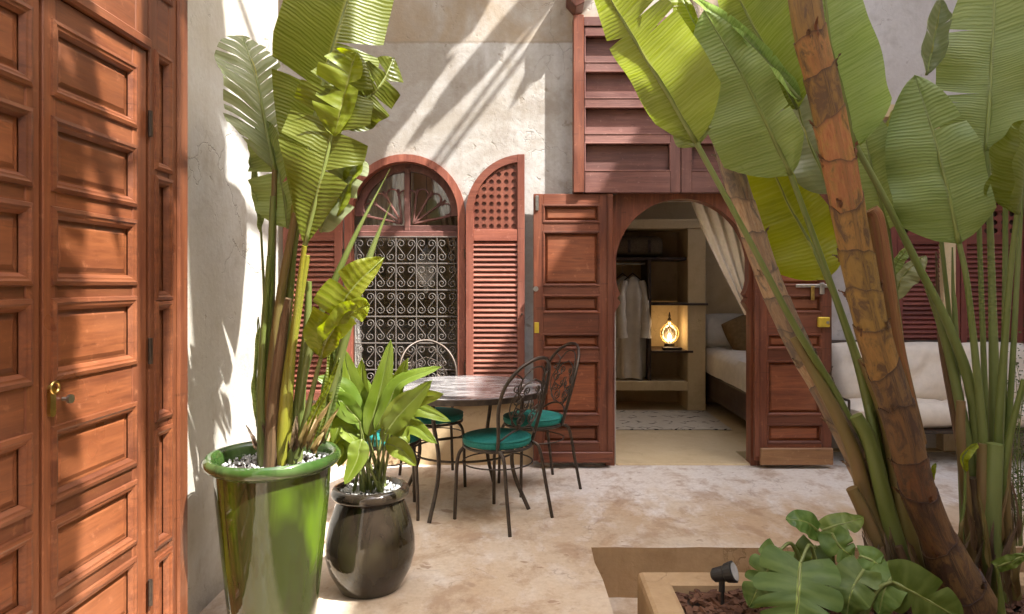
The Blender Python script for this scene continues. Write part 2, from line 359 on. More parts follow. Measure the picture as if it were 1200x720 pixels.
M['glaze_green'] = glaze('green_glaze', (0.026,0.034,0.008), (0.080,0.140,0.007), (0.024,0.020,0.010))
M['stalk_yellow'] = simple('yellow_stalk', (0.30,0.28,0.025), 0.42, 0, 0.3, 6, 0.002, c2=(0.20,0.21,0.03), stretch=(1,1,0.3))
M['glaze_rim'] = glaze('green_glaze_rim', (0.032,0.070,0.014), (0.085,0.14,0.045), (0.022,0.035,0.010))
M['glaze_dark'] = glaze('dark_glaze', (0.028,0.020,0.013), (0.036,0.032,0.014), (0.014,0.010,0.007))
def bark(name, c1, c2, c3, c4):
    t = NT(name); uv = t.new('ShaderNodeUVMap'); mp = t.new('ShaderNodeMapping'); mp.inputs['Scale'].default_value = (26, 2.2, 1); t.link(uv.outputs[0], mp.inputs[0])
    fib = t.noise(mp.outputs[0], 1.6, 6, 0.65, 0.4); q = t.pos(); mp2 = t.new('ShaderNodeMapping'); mp2.inputs['Scale'].default_value = (5, 1.3, 1); t.link(uv.outputs[0], mp2.inputs[0]); blot = t.noise(mp2.outputs[0], 1.7, 6, 0.66, 0.8); b2 = t.noise(q, 34, 5, 0.65, 0.5)
    oi = t.new('ShaderNodeObjectInfo')
    c = t.mix(t.ramp(fib, [(0.32, 0.0), (0.68, 1.0)]), c2, c1)
    rn = oi.outputs['Random']; c = t.mix(t.ramp(rn, [(0.35, 0.0), (0.8, 0.75)]), c, t.mix(fib, c4, tuple(x*0.6 for x in c4)))
    c = t.mix(t.ramp(t.math('FRACT', t.math('MULTIPLY', rn, 7.31)), [(0.5, 0.0), (1.0, 0.7)]), c, t.mix(fib, c3, c2))
    sxy = t.new('ShaderNodeSeparateXYZ'); t.link(uv.outputs[0], sxy.inputs[0])
    c = t.mix(t.math('MULTIPLY', t.ramp(blot, [(0.48, 0.0), (0.64, 1.0)]), 0.6), c, c4)
    c = t.mix(t.math('MULTIPLY', t.ramp(t.math('ADD', blot, t.math('MULTIPLY', oi.outputs['Random'], 0.14)), [(0.57, 0.0), (0.70, 1.0)]), 0.85), c, c3)
    c = t.mix(t.math('MULTIPLY', t.ramp(b2, [(0.62, 0.0), (0.75, 1.0)]), 0.4), c, tuple(x*0.7 for x in c3))
    rimn = t.math('ADD', sxy.outputs['Y'], t.math('MULTIPLY', t.math('SUBTRACT', fib, 0.5), 0.10))
    c = t.mix(t.ramp(rimn, [(0.90, 0.0), (0.96, 0.30), (0.99, 0.75)]), c, tuple(x*0.7 for x in c3))
    t.color(c); t.rough(0.5); t.b.inputs['Specular IOR Level'].default_value = 0.4
    t.bump(t.math('ADD', fib, t.math('MULTIPLY', b2, 0.5)), 0.006, 0.7); return t.m
M['bark_orange'] = bark('orange_bark', (0.38,0.165,0.060), (0.25,0.085,0.030), (0.075,0.034,0.022), (0.27,0.20,0.035))
M['bark_red'] = bark('red_bark', (0.30,0.105,0.042), (0.15,0.048,0.022), (0.055,0.028,0.022), (0.20,0.13,0.05))
M['bark_grey'] = bark('grey_bark', (0.46,0.33,0.20), (0.28,0.15,0.075), (0.10,0.075,0.066), (0.24,0.185,0.11))
M['bark_brown'] = bark('brown_bark', (0.20,0.115,0.065), (0.11,0.055,0.03), (0.05,0.025,0.016), (0.20,0.15,0.05))
M['stalk'] = simple('green_stalk', (0.12,0.155,0.03), 0.42, 0, 0.3, 6, 0.002, c2=(0.17,0.20,0.06), stretch=(1,1,0.3))
M['stalk_brown'] = simple('browning_stalk', (0.16,0.135,0.035), 0.5, 0, 0.3, 5, 0.003, c2=(0.19,0.105,0.045), stretch=(1,1,0.25))
M['rib'] = simple('leaf_rib', (0.20,0.24,0.06), 0.4, 0, 0.2, 8, 0)
M['leaf_a'] = leafmat('banana_leaf', (0.125,0.175,0.022), (0.175,0.225,0.030), (0.25,0.30,0.085), 0.42, 72, (0.25,0.28,0.09), 0.36, (0.22,0.13,0.04))
M['leaf_o'] = leafmat('banana_leaf_olive', (0.070,0.098,0.008), (0.105,0.130,0.010), (0.17,0.20,0.035), 0.40, 72, (0.24,0.26,0.07), 0.36, (0.22,0.13,0.04))
M['leaf_b'] = leafmat('banana_leaf_cool', (0.155,0.22,0.055), (0.215,0.28,0.075), (0.31,0.38,0.15), 0.40, 72, (0.22,0.27,0.10), 0.36, (0.20,0.14,0.05))
M['leaf_y'] = leafmat('banana_leaf_yellow', (0.17,0.21,0.010), (0.26,0.29,0.012), (0.30,0.32,0.05), 0.48, 45, (0.32,0.33,0.08), 0.4, (0.45,0.42,0.35))
M['leaf_p'] = leafmat('banana_leaf_pale', (0.17,0.20,0.085), (0.22,0.245,0.12), (0.28,0.30,0.17), 0.42, 40, (0.33,0.31,0.08), 0.4, (0.28,0.20,0.09))
M['leaf_asp'] = leafmat('strap_leaf', (0.10,0.16,0.012), (0.155,0.21,0.018), (0.20,0.26,0.06), 0.34, 3, (0.20,0.27,0.06), 0.33)
M['leaf_mon'] = leafmat('monstera_leaf', (0.055,0.11,0.018), (0.105,0.165,0.026), (0.19,0.27,0.07), 0.26, 20, (0.36,0.44,0.10), 0.46)
M['leaf_fern'] = simple('fine_leaf', (0.08,0.13,0.02), 0.5, 0, 0.4, 30, 0)
def marble():
    t = NT('table_stone'); n = t.noise(t.pos(scale=(1.5, 5, 1)), 3.0, 7, 0.65, 1.3); m2 = t.noise(t.pos(), 26, 5, 0.6)
    c = t.ramp(n, [(0.3, (0.045,0.042,0.042)), (0.47, (0.15,0.14,0.14)), (0.58, (0.42,0.40,0.38)), (0.72, (0.20,0.19,0.185))])
    c = t.mix(t.math('MULTIPLY', m2, 0.4), c, (0.12,0.11,0.11)); t.color(c); t.rough(0.16); t.bump(m2, 0.001, 0.3); return t.m
M['marble'] = marble()
def rug_mat():
    t = NT('rug_wool'); p0 = t.pos(); dn = t.new('ShaderNodeTexNoise'); dn.inputs['Scale'].default_value = 4; t.link(p0, dn.inputs['Vector']); va = t.new('ShaderNodeVectorMath', operation='MULTIPLY_ADD'); va.inputs[1].default_value = (0.16, 0.16, 0); t.link(dn.outputs['Color'], va.inputs[0]); t.link(p0, va.inputs[2]); p = va.outputs[0]; sx = t.new('ShaderNodeSeparateXYZ'); t.link(p, sx.inputs[0])
    band = t.math('ABSOLUTE', t.math('SUBTRACT', t.math('FRACT', t.math('MULTIPLY', sx.outputs['Y'], 3.6)), 0.5))
    zig = t.math('ABSOLUTE', t.math('SUBTRACT', t.math('FRACT', t.math('MULTIPLY', sx.outputs['X'], 7.0)), 0.5))
    d = t.math('ABSOLUTE', t.math('SUBTRACT', band, t.math('MULTIPLY', zig, 0.5)))
    mk = t.math('MULTIPLY', t.ramp(d, [(0.03, 1.0), (0.06, 0.0)]), t.ramp(t.noise(p, 9, 3), [(0.48, 0.0), (0.56, 1.0)]))
    c = t.mix(t.noise(p, 20, 5), (0.46,0.40,0.31), (0.62,0.56,0.46)); c = t.mix(mk, c, (0.06,0.045,0.035)); t.color(c); t.rough(0.95); t.bump(t.noise(p, 120, 3), 0.006, 0.7); return t.m
M['rug'] = rug_mat()
def emis(name, c, s):
    t = NT(name); t.color(c); t.b.inputs['Emission Color'].default_value = (*c, 1); t.b.inputs['Emission Strength'].default_value = s; return t.m
M['bulb'] = emis('lit_bulb', (1.0, 0.78, 0.45), 3)
# ------------------------------------------------------------------ the courtyard shell
BW = 5.2; H = 8.44; LX = -1.375; RX = 4.5
RA, RB, RC, RD = (0.32, 3.56), (3.75, 3.56), (3.75, 0.9), (0.45, 0.9)
b = MB()
def flat(pts, z): b.add([(x, y, z) for x, y in pts], [tuple(range(len(pts)))])
flat([(-3.3,-3.6),(4.7,-3.6),(4.7,0.9),RC,RD,(-3.3,0.9)], 0)
n = 14; prevL = None
edge_l = [(lerp(RD[0],RA[0],i/n)+0.006*math.sin(i*2.3), lerp(RD[1],RA[1],i/n)) for i in range(n+1)]
for i in range(n): flat([(-3.3, edge_l[i][1]), edge_l[i], edge_l[i+1], (-3.3, edge_l[i+1][1])], 0)
flat([RC,(4.7,0.9),(4.7,3.56),RB], 0)
edge_b = [(lerp(RA[0],RB[0],i/24), 3.56+(0 if i in (0,24) else 0.006*math.sin(i*1.9))) for i in range(25)]
b.add([(x,y,0) for x,y in edge_b]+[(x,5.25,0) for x,y in edge_b], [(k,k+1,26+k,25+k) for k in range(24)])
flat([(-3.3,3.56),edge_b[0],(edge_b[0][0],5.25),(-3.3,5.25)], 0)
flat([edge_b[-1],(4.7,3.56),(4.7,5.25),(edge_b[-1][0],5.25)], 0)
flat([(2.0,5.25),(4.7,5.25),(4.7,5.9),(2.0,5.9)], 0)
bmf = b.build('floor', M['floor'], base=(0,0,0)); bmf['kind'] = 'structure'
# sunken channel round the planter
b = MB()
b.add([(x,y,0.0) for x,y in edge_b]+[(x,y-0.01,-0.26) for x,y in edge_b], [(k,k+1,26+k,25+k) for k in range(24)])
b.add([(x,y,0.0) for x,y in edge_l]+[(x+0.01,y,-0.26) for x,y in edge_l], [(k,k+1,n+2+k,n+1+k) for k in range(n)])
b.add([(*RC,0.0),(*RD,0.0),(*RD,-0.26),(*RC,-0.26)], [(0,1,2,3)]); b.add([(*RB,0.0),(*RC,0.0),(*RC,-0.26),(*RB,-0.26)], [(0,1,2,3)])
o = b.build('channel_side', M['tan'], base=(0.3,3.56,-0.26)); o['kind'] = 'structure'
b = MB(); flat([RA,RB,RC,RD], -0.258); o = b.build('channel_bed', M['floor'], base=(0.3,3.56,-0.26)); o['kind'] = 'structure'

# back wall with an arched window and a doorway
WCX, WR_, WSZ, WBZ = -0.9425, 0.43, 1.903, 0.53
DX0, DX1, DZ = 0.66, 1.69, 2.05
b = MB(); y0, y1 = BW, BW+0.4
b.box(-3.3, WCX-WR_, y0, y1, -0.02, H)
b.box(WCX-WR_, WCX+WR_, y0, y1, -0.02, WBZ)
b.box(WCX-WR_, WCX+WR_, y0, y1, 2.6, H)
arc = [(WCX+WR_*math.cos(a), WSZ+WR_*math.sin(a)) for a in [math.pi*k/24 for k in range(25)]]
top = [(p[0], 2.6) for p in arc]
b.strip(arc, top, lambda x,z: (x,y0,z), lambda x,z: (x,y1,z))
b.box(WCX+WR_, DX0, y0, y1, -0.02, H); b.box(DX0, DX1, y0, y1, DZ, H); b.box(2.3-0.001, 2.3, y0, y1+0.15, -0.02, H)
b.prism([(DX1+0.02, y0), (2.299, y0), (2.299, y1+0.15), (2.02, y1+0.15), (2.02, y1)], lambda x,y: (x,y,-0.02), lambda x,y: (x,y,DZ)); b.box(DX1, 2.299, y0, y1+0.15, DZ, H)
wall_back = tag(b.build('courtyard_wall', M['wall'], base=(0,BW,0), recalc=False), 'tall stained white plaster wall with the arched window and the open bedroom doorway', 'wall')
b = MB(); b.box(-3.29, 0.03, BW-0.004, BW+0.05, 0.0, 0.468); b.build('dado', M['dado'], wall_back)
b = MB(); b.box(2.302, 4.7, BW+0.5, BW+0.75, -0.02, H)
tag(b.build('courtyard_wall', M['wall_far'], base=(3.4,BW+0.5,0)), 'set back grey plaster wall behind the cream sofa and louvred shutters', 'wall')
b = MB(); b.box(-3.3, LX, -3.6, 3.74, -0.02, H)
tag(b.build('courtyard_wall', M['wall_left'], base=(LX-0.9,0,0)), 'white plaster side wall between the big carved door and the tall potted plant', 'wall')
for nm, bx_ in (('wall_right', (RX,RX+0.3,-3.9,5.95)), ('wall_front', (-3.3,RX,-3.9,-3.6)), ('wall_side', (-3.5,-3.3,-3.9,5.95))):
    b = MB(); b.box(*bx_, -0.02, H); o = b.build(nm, M['wall_plain']); o['kind'] = 'structure'

b = MB(); cY, cZ = 2.77, 0.33; ring_ = [(cY+0.115*math.cos(t)*(1+0.05*mnoise.noise((math.cos(t)*2, math.sin(t)*2, 0))), cZ+0.19*math.sin(t)*(1+0.07*mnoise.noise((math.cos(t)*2, math.sin(t)*2, 4)))) for t in [2*math.pi*k/36 for k in range(36)]]
b.prism(ring_, lambda u,z: (LX-0.002,u,z), lambda u,z: (LX+0.007,u,z)); tag(b.build('plaster_patch', M['wall_left'], base=(LX, cY, cZ-0.19), bevel=0.002), 'oval raised plaster patch low on the side wall beside the tall pot', 'wall patch')
# rooms behind the wall
def room(name, x0, x1, yb, zc, mat, fmat, sky_):
    b = MB(); t = 0.1; ya = BW+0.4
    b.box(x0-t, x0, ya, yb, 0, zc); b.box(x1, x1+t, ya, yb, 0, zc); b.box(x0-t, x1+t, yb, yb+t, 0, zc); 
    xa, xb, yc, yd = sky_      # added unseen ceiling opening, lets sky light fill the room
    b.box(x0-t, xa, ya, yb+t, zc, zc+t); b.box(xb, x1+t, ya, yb+t, zc, zc+t); b.box(xa, xb, ya, yc, zc, zc+t); b.box(xa, xb, yd, yb+t, zc, zc+t)
    o = b.build(name+'_walls', mat); o['kind'] = 'structure'
    b = MB(); b.box(x0-t, x1+t, ya, yb+t, -0.06, 0.006); o = b.build(name+'_floor', fmat); o['kind'] = 'structure'
room('bedroom', 0.45, 3.4, 7.95, 2.75, M['room'], M['room'], (1.9, 3.1, 5.9, 7.1))
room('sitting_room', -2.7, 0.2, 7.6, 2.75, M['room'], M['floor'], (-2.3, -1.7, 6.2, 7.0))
b = MB(); b.box(DX0, DX1, BW-0.02, BW+0.4, -0.03, 0.012); o = b.build('threshold', M['room'], bevel=0.006); o['kind'] = 'structure'

# ------------------------------------------------------------------ joinery helpers
# frames map (u, z, w): u along the wall, w out of it
FB = lambda u, z, w: Vector((u, BW-w, z))
FL = lambda u, z, w: Vector((LX+w, u, z))
FN = lambda u, z, w: Vector((u, BW+0.5-w, z))
def fbox(Fm, u0, u1, z0, z1, w0, w1, name, mat, parent, bevel=0.003):
    b = MB(); vs = [Fm(u,z,w) for w in (w0,w1) for (u,z) in ((u0,z0),(u1,z0),(u1,z1),(u0,z1))]
    b.add(vs, [(0,3,2,1),(4,5,6,7),(0,1,5,4),(1,2,6,5),(2,3,7,6),(3,0,4,7)])
    return b.build(name, mat, parent, bevel=bevel)
def frustum(Fm, u0, u1, z0, z1, w0, w1, ins, name, mat, parent, lip=0.0):
    """raised panel: flat margin, sloped edge, raised field"""
    b = MB(); rects = [(0, w0), (lip, w0), (lip+ins, w1), (lip+ins+0.004, w1)]
    vs = []
    for (i, w) in rects: vs += [Fm(u0+i,z0+i,w), Fm(u1-i,z0+i,w), Fm(u1-i,z1-i,w), Fm(u0+i,z1-i,w)]
    fs = []
    for k in range(3):
        for j in range(4): fs.append((4*k+j, 4*k+(j+1)%4, 4*k+4+(j+1)%4, 4*k+4+j))
    fs.append((12,13,14,15)); vs += [Fm(u0,z0,w0-0.012),Fm(u1,z0,w0-0.012),Fm(u1,z1,w0-0.012),Fm(u0,z1,w0-0.012)]
    for j in range(4): fs.append((16+j, 16+(j+1)%4, (j+1)%4, j))
    fs.append((19,18,17,16)); b.add(vs, fs); return b.build(name, mat, parent)
def moulding(Fm, u0, u1, z0, z1, prof, name, mat, parent):
    """mitred moulding round an opening; prof = [(inset, w), ...] from outside in"""
    b = MB(); vs = []; n = len(prof); fs = []
    for (i, w) in prof: vs += [Fm(u0+i,z0+i,w), Fm(u1-i,z0+i,w), Fm(u1-i,z1-i,w), Fm(u0+i,z1-i,w)]
    for k in range(n-1):
        for j in range(4): fs.append((4*k+j, 4*k+(j+1)%4, 4*k+4+(j+1)%4, 4*k+4+j))
    b.add(vs, fs); return b.build(name, mat, parent)
def panelled(Fm, parent, u0, u1, z0, z1, ua, ub, rows, w0, w1, wd, ax, mould=None, pw=None, panel_h=True, field=0.010, ins=0.014, lip=0.012):
    """stiles, rails and recessed panels; rows = [(z low, z high)] from the bottom up"""
    fbox(Fm, u0, ua, z0, z1, w0, w1, 'stile', wd['z'], parent); fbox(Fm, ub, u1, z0, z1, w0, w1, 'stile', wd['z'], parent)
    zs = [z0]+[z for r in rows for z in r]+[z1]
    for k in range(0, len(zs), 2):
        if zs[k+1]-zs[k] > 0.004: fbox(Fm, ua, ub, zs[k], zs[k+1], w0, w1-0.002, 'rail', wd[ax], parent)
    for (za, zb) in rows:
        m = 0
        if mould:
            moulding(Fm, ua, ub, za, zb, [(-0.024, w1-0.003), (-0.021, w1+0.006), (-0.010, w1+0.009), (-0.004, w1+0.005), (0.002, w1+0.004), (0.007, w1-0.003), (0.012, w1-mould)], 'moulding', wd[ax], parent); m = 0.010
        frustum(Fm, ua+m, ub-m, za+m, zb-m, w1-mould-0.006 if mould else w1-field-0.020, w1-mould-0.001 if mould else w1-(mould or 0.012)-0.004 if field < 0.012 else w1-field, ins, 'panel', (pw or wd)[ax] if panel_h else wd['z'], parent, lip if not mould else 0.008)

# ------------------------------------------------------------------ the big carved door on the left wall
dr = empty('carved_door', (LX, 2.1, 0), 'big orange brown carved wooden door with stacked panels filling the left edge', 'door')
rows = [(0.252,0.432),(0.518,0.69),(0.781,0.953),(1.124,1.31),(1.39,1.567),(1.653,1.819),(1.919,2.09)]
rows = [(0.085,0.185),(0.262,0.432),(0.518,0.69),(0.781,0.953),(1.124,1.31),(1.39,1.567),(1.653,1.819),(1.919,2.09)]
for (a, c_, sa, sb) in ((1.866, 2.370, 1.919, 2.288), (1.350, 1.853, 1.432, 1.801)):
    panelled(FL, dr, a, c_, 0.03, 2.18, sa, sb, rows, 0.004, 0.046, WD, 'y', pw=WDP, mould=0.009, field=0.006)
# jambs with narrow panels, head with transom panels
for (a, c_, sa, sb) in ((2.378, 2.56, 2.432, 2.506), (1.16, 1.342, 1.214, 1.288)):
    panelled(FL, dr, a, c_, 0.0, 3.4, sa, sb, [(0.08,0.38),(0.453,0.835),(0.905,1.29),(1.336,1.736),(1.80,2.18),(2.42,2.85),(2.95,3.3)], 0.006, 0.052, WD, 'y', mould=0.014, field=0.006)
    fbox(FL, c_+0.002, c_+0.073, 0, 3.4, 0.002, 0.062, 'frame_post', WD['z'], dr, 0.008)
panelled(FL, dr, 1.346, 2.374, 2.20, 3.4, 1.42, 2.30, [(2.42,2.85),(2.95,3.3)], 0.006, 0.05, WD, 'y', mould=0.014, field=0.006)
fbox(FL, 1.346, 2.376, 2.184, 2.225, 0.01, 0.066, 'head_bead', WD['y'], dr, 0.008)
fbox(FL, 1.8545, 1.866, 0.03, 2.18, 0.003, 0.030, 'meeting_bead', WD['z'], dr, 0.003)
for zc in (1.93, 1.14, 0.3):                              # hinges at the jamb
    b = MB(); b.tube([FL(2.374, zc-0.045, 0.058), FL(2.374, zc+0.045, 0.058)], 0.008, 8)
    h_ = b.build('hinge', M['iron'], dr, smooth=False)
b = MB()                                                  # brass escutcheon and turning key
esc = [(0.017*math.cos(t)*(1+0.35*math.cos(2*t+math.pi)), 0.045*math.sin(t)) for t in [2*math.pi*k/28 for k in range(28)]]
b.prism([(1.894+u, 1.048+z) for u, z in esc], lambda u,z: FL(u,z,0.046), lambda u,z: FL(u,z,0.055)); pl = b.build('lock_plate', M['brass'], dr)
b = MB(); b.tube([FL(1.894+0.016*math.cos(t), 1.085+0.016*math.sin(t), 0.060) for t in [2*math.pi*k/16 for k in range(17)]], 0.0035, 6); b.build('plate_ring', M['brass'], pl, smooth=True)
b = MB(); b.tube([FL(1.945, 1.045, 0.046), FL(1.945, 1.045, 0.066)], 0.006, 10); b.tube([FL(1.945,1.045,0.064), FL(1.945,1.045,0.072)], lambda t: 0.013, 12)
b.build('door_knob', M['steel'], dr, smooth=False)
b = MB(); b.tube([FL(2.02, 1.205, 0.034), FL(2.075, 1.225, 0.034)], 0.0015, 4); b.build('scratch', M['iron'], dr)

# ------------------------------------------------------------------ arched window with iron grille
wd_ = empty('arched_window', (WCX, BW, WBZ), 'arched window with fanlight and scrolled iron grille behind the cafe table', 'window')
def arch_pts(r, n=24, a0=0.0, a1=math.pi, cx=WCX, cz=WSZ): return [(cx+r*math.cos(lerp(a0,a1,k/n)), cz+r*math.sin(lerp(a0,a1,k/n))) for k in range(n+1)]
b = MB(); inn = [(WCX+0.403, 0.51)]+arch_pts(0.403)+[(WCX-0.403, 0.51)]; out = [(WCX+0.458, 0.51)]+arch_pts(0.458)+[(WCX-0.458, 0.51)]
b.strip(inn, out, lambda u,z: FB(u,z,0.028), lambda u,z: FB(u,z,-0.06)); b.build('frame', WS['z'], wd_)
b = MB(); inn = arch_pts(0.345); out = arch_pts(0.402); b.strip(inn, out, lambda u,z: FB(u,z,-0.075), lambda u,z: FB(u,z,-0.13)); fan = b.build('fanlight', WC['z'], wd_)
fbox(FB, WCX-0.40, WCX+0.40, 1.735, 1.785, -0.16, -0.045, 'transom', WC['x'], wd_, 0.006)
fbox(FB, WCX-0.022, WCX+0.022, 1.785, 2.28, -0.135, -0.068, 'mullion', WC['z'], wd_, 0.005)
fbox(FB, WCX-0.40, WCX+0.40, 1.786, 1.83, -0.13, -0.08, 'fanlight_rail', WC['x'], fan, 0.004)
fbox(FB, WCX-0.48, WCX+0.48, 0.47, 0.51, -0.10, 0.05, 'sill', WS['x'], wd_, 0.006)
for sgn in (-1, 1):
    c0 = (WCX+sgn*0.045, 1.845)
    for k in range(4):                                   # radiating glazing bars
        a = R(12+k*24) if sgn > 0 else math.pi-R(12+k*24)
        far = 0.33-0.02*k
        p1 = (c0[0]+math.cos(a)*far, c0[1]+math.sin(a)*far)
        b = MB(); b.tube([FB(c0[0],c0[1],-0.10), FB(p1[0],p1[1],-0.10)], 0.009, 6); b.build('glazing_bar', WC['z'], fan)
        a2 = a+sgn*R(12) if sgn > 0 else a-R(12)
        cc = (c0[0]+math.cos(a2)*(far-0.055), c0[1]+math.sin(a2)*(far-0.055)); rr = 0.045
        b = MB(); b.tube([FB(cc[0]+rr*math.cos(t), cc[1]+rr*math.sin(t), -0.10) for t in [a2-2.1+4.2*j/10 for j in range(11)]], 0.007, 5); b.build('glazing_arch', WC['z'], fan)
    b = MB(); pa = arch_pts(0.37, 14, 0.02, math.pi/2-0.04) if sgn > 0 else arch_pts(0.37, 14, math.pi/2+0.04, math.pi-0.02)
    b.add([FB(WCX+sgn*0.02,1.80,-0.112)]+[FB(u,z,-0.112) for u,z in pa], [tuple(range(len(pa)+1))]); b.build('pane', M['glass'], fan)
# grille: bars and one scroll mesh repeated
gr = MB(); gx0, gx1, gz0, gz1 = WCX-0.393, WCX+0.393, 0.512, 1.733
cw, chh = 0.1572, 0.2035
for k in range(6):
    b = MB(); x = gx0+0.001+k*cw; b.tube([FB(x,gz0,-0.03), FB(x,gz1,-0.03)], 0.0048, 6); b.build('grille_bar', M['grille'], wd_)
for k in range(7):
    b = MB(); z = gz0+0.004+k*chh; b.tube([FB(gx0,z,-0.03), FB(gx1,z,-0.03)], 0.0055, 6); b.build('grille_bar', M['grille'], wd_)
def spiral(cx, cz, r, a0, turns, n, sg): return [(cx+r*(1-0.75*k/n)*math.cos(a0+sg*turns*2*math.pi*k/n), cz+r*(1-0.75*k/n)*math.sin(a0+sg*turns*2*math.pi*k/n)) for k in range(n+1)]
def scroll_mesh(sg):
    # S scroll in a half cell: curls at the bar above, at mid cell below
    r = 0.032; hw = cw/2
    t1 = spiral(0.040, chh-0.052, r, R(200), 1.25, 16, -1)      # top curl, leaves downwards
    t2 = spiral(hw-0.040, 0.052, r, R(20), 1.25, 16, -1)
    pts = list(reversed(t1))+t2
    return [(sg*u, z) for u, z in pts]
protos = {}
for row in range(6):
    for k in range(6):
        for sg in (-1, 1):
            if (k == 0 and sg < 0) or (k == 5 and sg > 0): continue
            x = gx0+k*cw; z = gz0+0.004+row*chh
            if sg not in protos:
                b = MB(); b.tube([FB(x+u, z+v, -0.03) for u, v in scroll_mesh(sg)], 0.0034, 5); protos[sg] = (b.build('grille_scroll', M['grille'], wd_, smooth=True), x, z)
            else:
                o, px, pz = protos[sg]; clone(o, (x-px, 0, z-pz), wd_)

# shutters of the arched window: louvres below, star lattice above
def lattice(Fm, inside, u0, z0, nu, nz, cell, w0, w1, name, mat, parent, hole=0.34):
    b = MB(); N8 = 8
    for i in range(nu):
        for j in range(nz):
            cu, cz = u0+(i+0.5)*cell, z0+(j+0.5)*cell
            if not inside(cu, cz): continue
            h = cell/2
            sq = [(h,0),(h,h),(0,h),(-h,h),(-h,0),(-h,-h),(0,-h),(h,-h)]
            st = [(cell*(hole if k % 2 == 0 else hole*0.92)*math.cos(math.pi*k/4), cell*(hole if k % 2 == 0 else hole*0.92)*math.sin(math.pi*k/4)) for k in range(8)]
            b.strip([(cu+x, cz+z) for x, z in st], [(cu+x, cz+z) for x, z in sq], lambda u,z: Fm(u,z,w1), lambda u,z: Fm(u,z,w0), closed=True)
    return b.build(name, mat, parent)
def louvres(Fm, u0, u1, z0, z1, n, w, mat, parent, tilt=0.010, th=0.006):
    pitch = (z1-z0)/n; first = None
    for k in range(n):
        z = z0+k*pitch
        if first is None:
            b = MB(); vs = []
            for u in (u0, u1):
                vs += [Fm(u, z+0.001, w+tilt), Fm(u, z+0.001+th, w+tilt), Fm(u, z+pitch*0.98, w-tilt), Fm(u, z+pitch*0.98-th, w-tilt)]
            b.add(vs, [(0,1,2,3),(7,6,5,4),(0,4,5,1),(1,5,6,2),(2,6,7,3),(3,7,4,0)]); first = b.build('slat', mat, parent)
        else: clone(first, (0, 0, k*pitch), parent)
def arch_shutter(hx, sg, label):
    s = empty('louvred_shutter', (hx+sg*0.22, BW, 0.5), label, 'shutter', 'shutters of the arched window')
    wdt = 0.447; us = lambda t: hx+sg*t
    ua, ub = us(0.004), us(wdt)
    lo = lambda a, c: (min(a, c), max(a, c))
    w0, w1 = 0.032, 0.066
    # curved head: arc rising from the hinge side to the free side
    def arc_at(t, r): x = wdt-0.005-t; return WSZ+0.01+math.sqrt(max(0, r*r-x*x))
    ro, ri = 0.44, 0.385; n = 14
    o_, i_ = [], []
    for k in range(n+1):
        a = math.pi-math.pi/2*k/n
        o_.append((us(wdt-0.003+ro*math.cos(a)), WSZ+0.01+ro*math.sin(a))); i_.append((us(wdt-0.003+ri*math.cos(a)), WSZ+0.01+ri*math.sin(a)))
    b = MB(); b.strip(i_, o_, lambda u,z: FB(u,z,w1), lambda u,z: FB(u,z,w0)); b.build('arched_rail', WS['x'], s, bevel=0)
    fbox(FB, *lo(us(0.004), us(0.062)), 0.5, WSZ+0.01, w0, w1, 'stile', WS['z'], s)
    fbox(FB, *lo(us(wdt-0.055), us(wdt)), 0.5, WSZ+0.01+ro, w0-0.001, w1+0.002, 'stile', WS['z'], s)
    fbox(FB, *lo(us(0.062), us(wdt-0.055)), 1.70, 1.785, w0, w1-0.001, 'rail', WS['x'], s)
    fbox(FB, *lo(us(0.062), us(wdt-0.055)), 0.5, 0.56, w0, w1-0.001, 'rail', WS['x'], s)
    cell = 0.0558
    def ins(u, z):
        t = abs(u-hx); x = wdt-0.003-t
        return t < wdt-0.03 and (z < WSZ+0.01 or math.hypot(x, z-WSZ-0.01) < ri+0.022)
    lattice(FB, ins, min(us(wdt-0.055), us(wdt-0.055-6*cell)), 1.785, 6, 9, cell, w0+0.006, w0+0.016, 'lattice', WS['z'], s)
    b = MB(); b.prism([(us(0.05), 1.76)]+[(us(t), min(arc_at(t, ro-0.02), 3)) for t in [0.05+0.345*k/8 for k in range(9)]]+[(us(0.395), 1.76)], lambda u,z: FB(u,z,w0), lambda u,z: FB(u,z,w0+0.003)); b.build('backing', WC['z'], s)
    louvres(FB, *lo(us(0.062), us(wdt-0.055)), 0.56, 1.70, 30, (w0+w1)/2, WS['x'], s)
    b = MB(); b.tube([FB(us(wdt-0.02), 1.15, w1), FB(us(wdt-0.02), 1.15, w1+0.02)], 0.008, 8); b.build('latch', M['iron'], s)
    for z in (0.75, 1.6):
        b = MB(); b.tube([FB(us(0.0), z-0.04, 0.05), FB(us(0.0), z+0.04, 0.05)], 0.009, 8); b.build('hinge', M['iron'], s)
    return s
arch_shutter(WCX+0.462, 1, 'sunlit reddish louvred shutter with arched star lattice right of the window grille')
arch_shutter(WCX-0.462, -1, 'reddish louvred shutter half hidden behind the tall potted plant')

